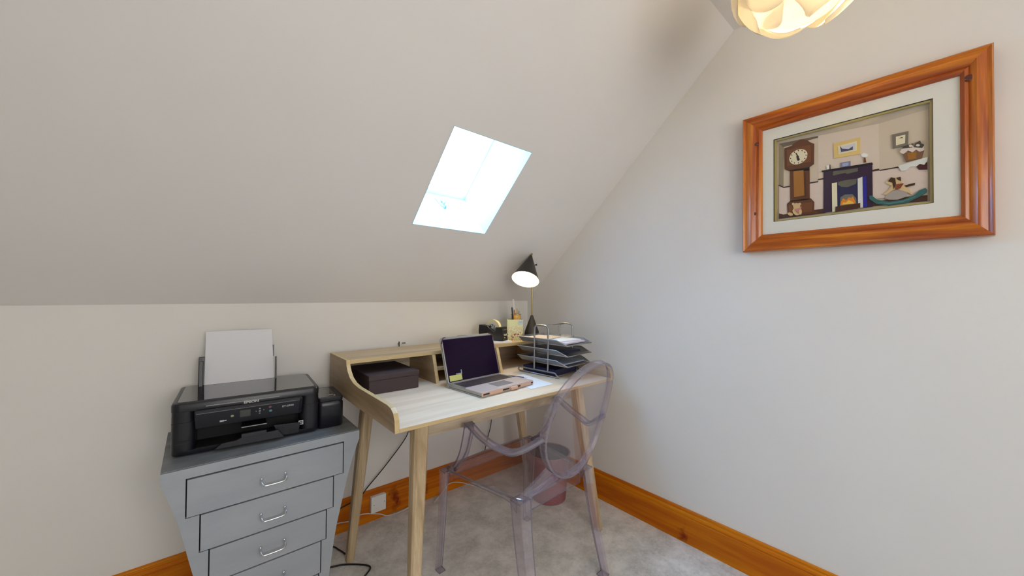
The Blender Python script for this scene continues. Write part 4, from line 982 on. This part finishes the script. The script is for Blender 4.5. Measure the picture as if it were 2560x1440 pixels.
# side frames
for x in (0.002, TW - .008):
    mb = MB()
    mb.tube(bez([(x, .165, .012), (x, .158, .024), (x, .14, .026), (x, -.08, .026), (x, -.105, .020), (x, -.125, .004)], 5), .0045, 8)
    mb.tube([(x, .165, .010), (x, .150, .006), (x, -.120, .005)], .0035, 8)
    mb.tube(bez([(x, .045, .026), (x, .045, .13), (x, .045, .246), (x, .039, .266), (x, .024, .274), (x, -.030, .274), (x, -.045, .266), (x, -.051, .246), (x, -.051, .13), (x, -.051, .026)], 5), .0050, 8)
    mb.build('side_frame', 'wire', lt, smooth=True)
mb = MB(); mb.tube([(.002, .010, .272), (TW - .008, .010, .272)], .003, 8); mb.build('cross_bar', 'wire', lt, smooth=True); mb = MB(); mb.tube([(.002, -.10, .006), (TW - .008, -.10, .006)], .003, 6); mb.build('cross_bar', 'wire', lt, smooth=True)
for lv, z0 in enumerate((.068, .122, .177)):
    fz = .026
    yb, yf, ys = .165, -.180, -.11
    x0, x1 = -.003, TW - .002; i_ = .018
    tr_ = empty('tray', (0, 0, z0)); tr_.parent = lt
    mb = MB()
    mb.tube([(x0 + i_, yb - i_, 0), (x1 - i_, yb - i_, 0), (x1 - i_ * .4, yf, 0), (x0 + i_ * .4, yf, 0)], .0028, 8, loop=True)
    mb.tube([(x0 + i_ * .4, yf, 0), (x0, ys, fz), (x0, yb, fz), (x1, yb, fz), (x1, ys, fz), (x1 - i_ * .4, yf, 0)], .0028, 8)
    mb.build('rim', 'wire', tr_, smooth=True)
    mb = MB()
    def quad(a, b_, c, d, th=.0006):
        A_, B_, C_, D_ = map(Vector, (a, b_, c, d)); nn = (B_ - A_).cross(D_ - A_).normalized() * th
        mb.loft([[A_, B_, C_, D_], [A_ + nn, B_ + nn, C_ + nn, D_ + nn]])
    quad((x0 + i_, yb - i_, 0), (x1 - i_, yb - i_, 0), (x1 - i_ * .4, yf, 0), (x0 + i_ * .4, yf, 0))
    quad((x0 + i_, yb - i_, 0), (x0 + i_ * .6, ys, 0), (x0, ys, fz), (x0, yb, fz)); quad((x1 - i_, yb - i_, 0), (x1 - i_ * .6, ys, 0), (x1, ys, fz), (x1, yb, fz))
    quad((x0 + i_, yb - i_, 0), (x1 - i_, yb - i_, 0), (x1, yb, fz), (x0, yb, fz))
    quad((x0 + i_ * .6, ys, 0), (x0 + i_ * .4, yf, 0), (x0, ys, fz), (x0 + .0003, ys, fz)); quad((x1 - i_ * .6, ys, 0), (x1 - i_ * .4, yf, 0), (x1, ys, fz), (x1 - .0003, ys, fz))
    mb.build('mesh_panel', 'mesh', tr_)
TMx = Matrix.Translation(lt.location) @ Matrix.Rotation(TA, 4, 'Z')
def tray_sheet(name, x0, y0, x1, y1, z, th, rot, mat, label):
    R_ = TMx @ Matrix.Translation(((x0 + x1) / 2, (y0 + y1) / 2, z)) @ Matrix.Rotation(math.radians(rot), 4, 'Z')
    w, d = (x1 - x0) / 2, (y1 - y0) / 2
    mb = MB(); mb.loft([[R_ @ Vector((x, y, k)) for x, y in ((-w, -d), (w, -d), (w, d), (-w, d))] for k in (0, th)])
    return tag(mb.build(name, mat), label, 'paper')
M['paper_c'] = plain('cream paper', (0.62, 0.50, 0.40), 0.7)
M['paper_v'] = plain('lilac white paper', (0.72, 0.68, 0.78), 0.7)
M['navy'] = plain('navy folder', (0.010, 0.014, 0.055), 0.45)  # navy paints the bluish shadow over the tray contents
M['paper_bl'] = plain('blue grey shaded paper', (0.32, 0.36, 0.46), 0.6)  # bluish shade in the lowest tray is put into this colour
tray_sheet('letter', .02, -.15, .215, .10, .181, .008, 2, 'paper_v', 'lilac white letter at the bottom of the pile in the top tray')
tray_sheet('letter', .025, -.12, .215, .12, .190, .005, -5, 'paper2', 'white letter in the middle of the pile in the top tray')
tray_sheet('letter', .03, -.02, .17, .13, .196, .004, 9, 'paper_c', 'cream leaflet on top of the pile in the top tray')
tray_sheet('letter', .02, -.145, .215, .14, .072, .007, 1, 'paper_bl', 'papers in the lowest wire tray, bluish shade in their colour')
tray_sheet('shaded_papers', .02, -.12, .21, .14, .126, .012, -2, 'navy', 'papers in the middle wire tray, painted navy for bluish shade')
tray_sheet('shaded_papers', .016, -.09, .218, .14, .009, .030, 1, 'navy', 'thick papers below the wire trays, painted navy for bluish shade')

# ---------------------------------------------------------------- waste bin seen through the chair
M['pink'] = plain('dusky pink plastic', (0.34, 0.13, 0.15), 0.5)
M['pink_i'] = plain('dark bin inside', (0.10, 0.05, 0.06), 0.6)
bn = empty('waste_bin', (-0.235, -0.455, 0), 0, 'dusky pink waste bin on the carpet under the right end of the desk', 'waste bin')
mb = MB(); mb.lathe([(.095, 0), (.100, .004), (.122, .262), (.125, .266), (.125, .272), (.118, .272), (.096, .008)], n=40)
b0 = mb.build('bin_body', ['pink', 'pink_i'], bn, smooth=True, auto=40)
for p in b0.data.polygons:
    c = Vector(p.center); rad = Vector((c.x, c.y, 0))
    if rad.length > 1e-4 and p.normal.dot(rad.normalized()) < -0.3: p.material_index = 1
mb = MB(); mb.tube([(.124 * math.cos(t), .124 * math.sin(t), .270) for t in [2 * math.pi * i / 40 for i in range(40)]], .004, 8, loop=True); mb.build('rim', 'pink', bn, smooth=True)

# ---------------------------------------------------------------- socket and cables
so = empty('wall_socket', (-1.108, -0.019, 0.093), 0, 'square white cable outlet box mounted on the pine skirting behind the desk', 'socket')
mb = MB(); mb.b2((-.040, -.026, -.042), (.040, 0.0, .042)); mb.build('face_plate', 'white', so, bevel=.004)
for x, z in ((-.026, 0.0), (.030, .004)):
    mb = MB(); mb.lathe([(.0026, 0), (.0026, .001)], (x, -.0265, z), 10, mat=Matrix.Rotation(math.radians(90), 3, 'X')); mb.build('screw', 'btn', so)
M['cab_k'] = plain('black cable', (0.012, 0.010, 0.011), 0.45)
M['cab_w'] = plain('white cable', (0.62, 0.56, 0.50), 0.45)
def cable(pts, r, m, label):
    mb = MB(); mb.tube(bez(pts, 8), r, 8); return tag(mb.build('cable', m, smooth=True), label, 'cable')
cable([(-0.915, -0.20, .670), (-0.933, -0.06, .50), (-0.955, -0.030, .40), (-1.06, -0.028, .285), (-1.16, -0.026, .192), (-1.205, -0.026, .150), (-1.30, -0.026, .128), (-1.40, -0.03, .10)], .0028, 'cab_k', 'thin black cable running from under the desk down to the pine skirting')
cable([(-1.45, -0.027, .060), (-1.316, -0.027, .060), (-1.25, -0.030, .050), (-1.19, -0.027, .060), (-1.10, -0.032, .030), (-1.05, -0.038, .006), (-0.96, -0.045, .008), (-0.90, -.04, .022)], .0030, 'cab_w', 'white cable lying along the pine skirting beside the cable outlet box')
cable([(-0.80, -0.08, .004), (-0.72, -0.05, .030), (-0.66, -0.028, .050), (-0.58, -0.034, .030), (-0.50, -0.10, .004), (-0.42, -.16, .004)], .0030, 'cab_w', 'white cable on the carpet seen through the clear chair seat')
cable([(-1.455, -0.215, .004), (-1.405, -0.240, .004), (-1.35, -0.262, .004), (-1.295, -0.305, .004), (-1.262, -0.350, .004), (-1.29, -0.385, .004), (-1.36, -0.43, .004)], .0035, 'cab_k', 'black cable looping on the carpet in front of the rear left desk leg')
cable([(-1.455, -0.075, .004), (-1.36, -0.100, .004), (-1.335, -0.150, .004), (-1.322, -0.20, .006)], .0035, 'cab_k', 'short black cable end on the carpet between cabinet and desk leg')
cable([(-0.355, -0.040, .62), (-0.350, -0.036, .45), (-0.352, -0.030, .34), (-0.375, -0.027, .26), (-0.40, -0.026, .17)], .0026, 'cab_k', 'thin black cable hanging down the wall behind the chair arm')
mb = MB(); mb.tube([(-0.992, -0.0125, .914), (-0.992, -0.0125, .942)], .0035, 8); mb.box((-0.992, -0.006, .928), (.006, .012, .006))
M['clipm'] = plain('dark grey clip', (0.06, 0.055, 0.05), 0.5)
tag(mb.build('wall_hook', 'clipm'), 'tiny dark hook on the wall just above the desk shelf', 'hook')
mb = MB(); mb.box((-0.962, -0.006, .931), (.018, .012, .004)); tag(mb.build('cable_clip', 'clipm'), 'tiny flat dark clip on the wall right of the small hook', 'clip')

# ---------------------------------------------------------------- framed picture
AC_ = {'wall': (.42, .36, .28), 'shade': (.30, .25, .17), 'beige': (.52, .44, .34), 'brown3': (.16, .12, .09), 'pinkbeige': (.58, .49, .41),
       'paperp': (.58, .48, .42), 'dark': (.05, .025, .02), 'brown1': (.07, .025, .015), 'walnut': (.12, .035, .010), 'walnut2': (.18, .06, .018),
       'cream': (.66, .60, .42), 'orangewood': (.36, .15, .02), 'teddy': (.56, .40, .20), 'red': (.50, .20, .20), 'gold': (.62, .45, .16),
       'pale': (.55, .53, .58), 'slate': (.08, .08, .13), 'black': (.015, .01, .012), 'purpleblack': (.035, .015, .045), 'greygreen': (.13, .12, .09),
       'navy2': (.02, .02, .08), 'tilew': (.60, .60, .56), 'blue': (.02, .02, .30), 'greygreen2': (.17, .17, .14), 'fire': (.62, .20, .02),
       'fire2': (.80, .42, .06), 'white': (.72, .70, .66), 'bluegrey': (.20, .22, .38), 'bluegrey2': (.30, .33, .48), 'greywood': (.20, .17, .13),
       'maroon': (.08, .015, .015), 'basket': (.20, .10, .05), 'petal': (.62, .52, .46), 'darkgreen': (.07, .06, .045), 'greystone': (.33, .29, .26),
       'darkbrown': (.06, .03, .015), 'redbrown': (.26, .06, .03), 'teal': (.04, .14, .14), 'teal2': (.10, .24, .23)}
pic = empty('framed_picture', (-0.001, -1.7705, 1.70), 0, 'pine-framed picture of a clock and fireplace hanging on the right wall', 'picture')
FO = (-.339, .339, -.2925, .2925); FI = (-.268, .273, -.222, .225)
# moulding profile: t = 0 at outer edge .. 1 at inner edge, depth from wall
mold = [(0.0, .004), (0.0, .040), (.06, .046), (.12, .043), (.20, .041), (.36, .046), (.50, .047), (.62, .042), (.72, .034), (.78, .036), (.86, .038), (.93, .034), (1.0, .028), (1.0, .004)]
def fpt(corner, t, d):
    u0 = FO[0] + (FI[0] - FO[0]) * t if corner[0] < 0 else FO[1] + (FI[1] - FO[1]) * t
    v0 = FO[2] + (FI[2] - FO[2]) * t if corner[1] < 0 else FO[3] + (FI[3] - FO[3]) * t
    return (-d, -u0, v0)
cs = [(-1, -1), (1, -1), (1, 1), (-1, 1)]
for k in range(4):
    mb = MB(); a, b_ = cs[k], cs[(k + 1) % 4]
    mb.loft([[fpt(a, t, d) for t, d in mold], [fpt(b_, t, d) for t, d in mold]])
    mb.build('frame_rail', 'fpine_y' if k % 2 == 0 else 'fpine_z', pic, smooth=True, auto=35)
for u, v, d in ((-.286, .170, .0405), (-.293, -.130, .0405), (.292, .205, .0405)):
    mb = MB(); mb.lathe([(.010 if u > 0 else .007, 0), (.008 if u > 0 else .0055, .0012), (.001, .0015)], (-d + .0004, -u, v), 14, mat=Matrix.Rotation(math.radians(-90), 3, 'Y')); mb.build('knot', 'fknot', pic)
M['mat_b'] = plain('cream mount board', (0.86, 0.85, 0.78), 0.8); M['mat_e'] = plain('gold mount edge', (0.52, 0.42, 0.14), 0.6)
M['art'] = None
names = list(AC_)
for kname in names: M['art_' + kname] = plain('print ' + kname, tuple(min(.9, c * (1.3 if sum(AC_[kname]) > .8 else 1.05)) for c in AC_[kname]), 0.85, spec=0.2)
MI = (-.2275, .2150, -.1700, .1750)
mb = MB()
def frame_strip(mb, o, i, d0, d1, mi=0):
    for a0, a1, c0, c1 in ((o[0], i[0], o[2], o[3]), (i[1], o[1], o[2], o[3]), (i[0], i[1], o[2], i[2]), (i[0], i[1], i[3], o[3])):
        mb.b2((-d0, -a0, c0), (-d1, -a1, c1), mi)
frame_strip(mb, (FI[0] - .01, FI[1] + .01, FI[2] - .01, FI[3] + .01), MI, .010, .0235)
mb.build('mount_board', 'mat_b', pic)
mb = MB(); MJ = (MI[0] + .006, MI[1] - .006, MI[2] + .006, MI[3] - .006); frame_strip(mb, MI, MJ, .008, .0175, 0)
frame_strip(mb, (MI[0] - .0012, MI[1] + .0012, MI[2] - .0012, MI[3] + .0012), MI, .0175, .0238, 1)
mb.build('mount_edge', ['mat_e', 'art_dark'], pic)
mb = MB(); mb.b2((-.003, -FI[0] + .01, FI[2] - .01), (-.005, -FI[1] - .01, FI[3] + .01)); mb.build('backing', 'mat_e', pic)
mb = MB(); mats = []
for col, lay, pts in ART:
    col = {'navy': 'navy2'}.get(col, col)
    if col not in mats: mats.append(col)
    d = .0052 + lay * .0008
    u_ = [max(MJ[0] - .004, min(MJ[1] + .004, p[0])) for p in pts]; v_ = [max(MJ[2] - .004, min(MJ[3] + .004, p[1])) for p in pts]
    mb.loft([[(-.005, -a, b_) for a, b_ in zip(u_, v_)], [(-d, -a, b_) for a, b_ in zip(u_, v_)]], mats.index(col))
mb.build('printed_scene', ['art_' + c for c in mats], pic)
M['picglass'] = thin_clear('picture glass', (0.985, 0.985, 0.98), 1.5, 0.005)
mb = MB(); mb.b2((-.0250, -FI[0] + .003, FI[2] - .003), (-.0262, -FI[1] - .003, FI[3] + .003)); mb.build('glass', 'picglass', pic)

# ---------------------------------------------------------------- pendant lamp of overlapping curved leaves
def shade_mat():
    m = bpy.data.materials.new('translucent white shade leaf'); m.use_nodes = True
    N = m.node_tree.nodes; L = m.node_tree.links; N.clear()
    out = N.new('ShaderNodeOutputMaterial'); a = N.new('ShaderNodeAddShader'); 
    t = N.new('ShaderNodeBsdfTranslucent'); t.inputs[0].default_value = (0.96, 0.93, 0.86, 1)
    d = N.new('ShaderNodeBsdfPrincipled'); d.inputs['Base Color'].default_value = (0.85, 0.83, 0.78, 1); d.inputs['Roughness'].default_value = 0.4
    mx = N.new('ShaderNodeMixShader'); mx.inputs[0].default_value = 0.65
    L.new(d.outputs[0], mx.inputs[1]); L.new(t.outputs[0], mx.inputs[2]); L.new(mx.outputs[0], out.inputs[0]); return m
M['leaf'] = shade_mat(); M['leaf'].node_tree
M['bulb2'] = emis('lit pendant bulb', (1.0, 0.79, 0.47), 240.0)
PX, PY, PZB = -0.525, -1.740, 2.016
pen_l = empty('pendant_lamp', (PX, PY, PZB), math.radians(20), 'glowing white pendant lamp of overlapping curved leaves near the ceiling', 'lamp')
PR = .160
def bowl(h):
    """outer radius of the shade at height h above its lowest point (0..~.30)"""
    t = max(-.12, min(1.0, (h - .0) / .17))
    return PR * math.sqrt(max(.02, 1 - (1 - t) ** 2)) if h < .17 else PR * (1 - .55 * ((h - .17) / .17) ** 1.5)
def leaf(ang, hb, ht, wid, push, skew):
    """one curved leaf: a rounded tongue hanging from height ht down to hb around the bowl"""
    mb = MB(); nu, nv = 16, 12; rows = []
    for j in range(nv + 1):
        v = j / nv; row = []
        for i in range(nu + 1):
            u = i / nu * 2 - 1
            low = hb + (ht - hb) * .62 * (1 - math.sqrt(max(0.0, 1 - abs(u) ** 2.3)))
            h = ht + (low - ht) * v
            a = ang + u * wid * (.75 + .25 * math.sin(math.pi * (1 - v * .8))) + skew * (v - .5)
            r = bowl(h) + push + .010 * math.cos(u * 1.5) + .006 * math.sin(u * 3 + ang) * v
            row.append((r * math.cos(a), r * math.sin(a), h))
        rows.append(row)
    V = [[mb.bm.verts.new(p) for p in r] for r in rows]
    for j in range(nv):
        for i in range(nu): mb.bm.faces.new((V[j][i], V[j][i + 1], V[j + 1][i + 1], V[j + 1][i]))
    o = mb.build('shade_leaf', 'leaf', pen_l, smooth=True)
    so_ = o.modifiers.new('solid', 'SOLIDIFY'); so_.thickness = .0010
    return o
for i in range(7): leaf(i * 2 * math.pi / 7 + .2, .075, .30, .66, .010, .5)
for i in range(6): leaf(i * math.pi / 3 + .5, .028, .22, .78, .000, -.45)
for i in range(4): leaf(i * math.pi / 2 + .1, .0 + .008 * (i % 2), .15, .98, -.018 + .009 * i, .4)
mb = MB(); mb.lathe([(.002, .030), (.05, .032), (.085, .046)], n=28, cap=False)
o_ = mb.build('shade_leaf', 'leaf', pen_l, smooth=True); o_.modifiers.new('solid', 'SOLIDIFY').thickness = .001
mb = MB(); mb.ball((0, 0, .14), .032, 0, 20); mb.build('light_bulb', 'bulb2', pen_l, smooth=True)
mb = MB(); mb.lathe([(.018, .165), (.022, .20), (.018, .235)], n=16); mb.build('lamp_holder', 'white', pen_l, smooth=True, auto=40)
mb = MB(); mb.tube([(0, 0, .235), (0, 0, CEIL - PZB - .02)], .003, 8); mb.build('cord', 'white', pen_l)
mb = MB(); mb.lathe([(.04, CEIL - PZB - .022), (.048, CEIL - PZB - .005), (.048, CEIL - PZB)], n=24); mb.build('ceiling_rose', 'white', pen_l, smooth=True, auto=40)
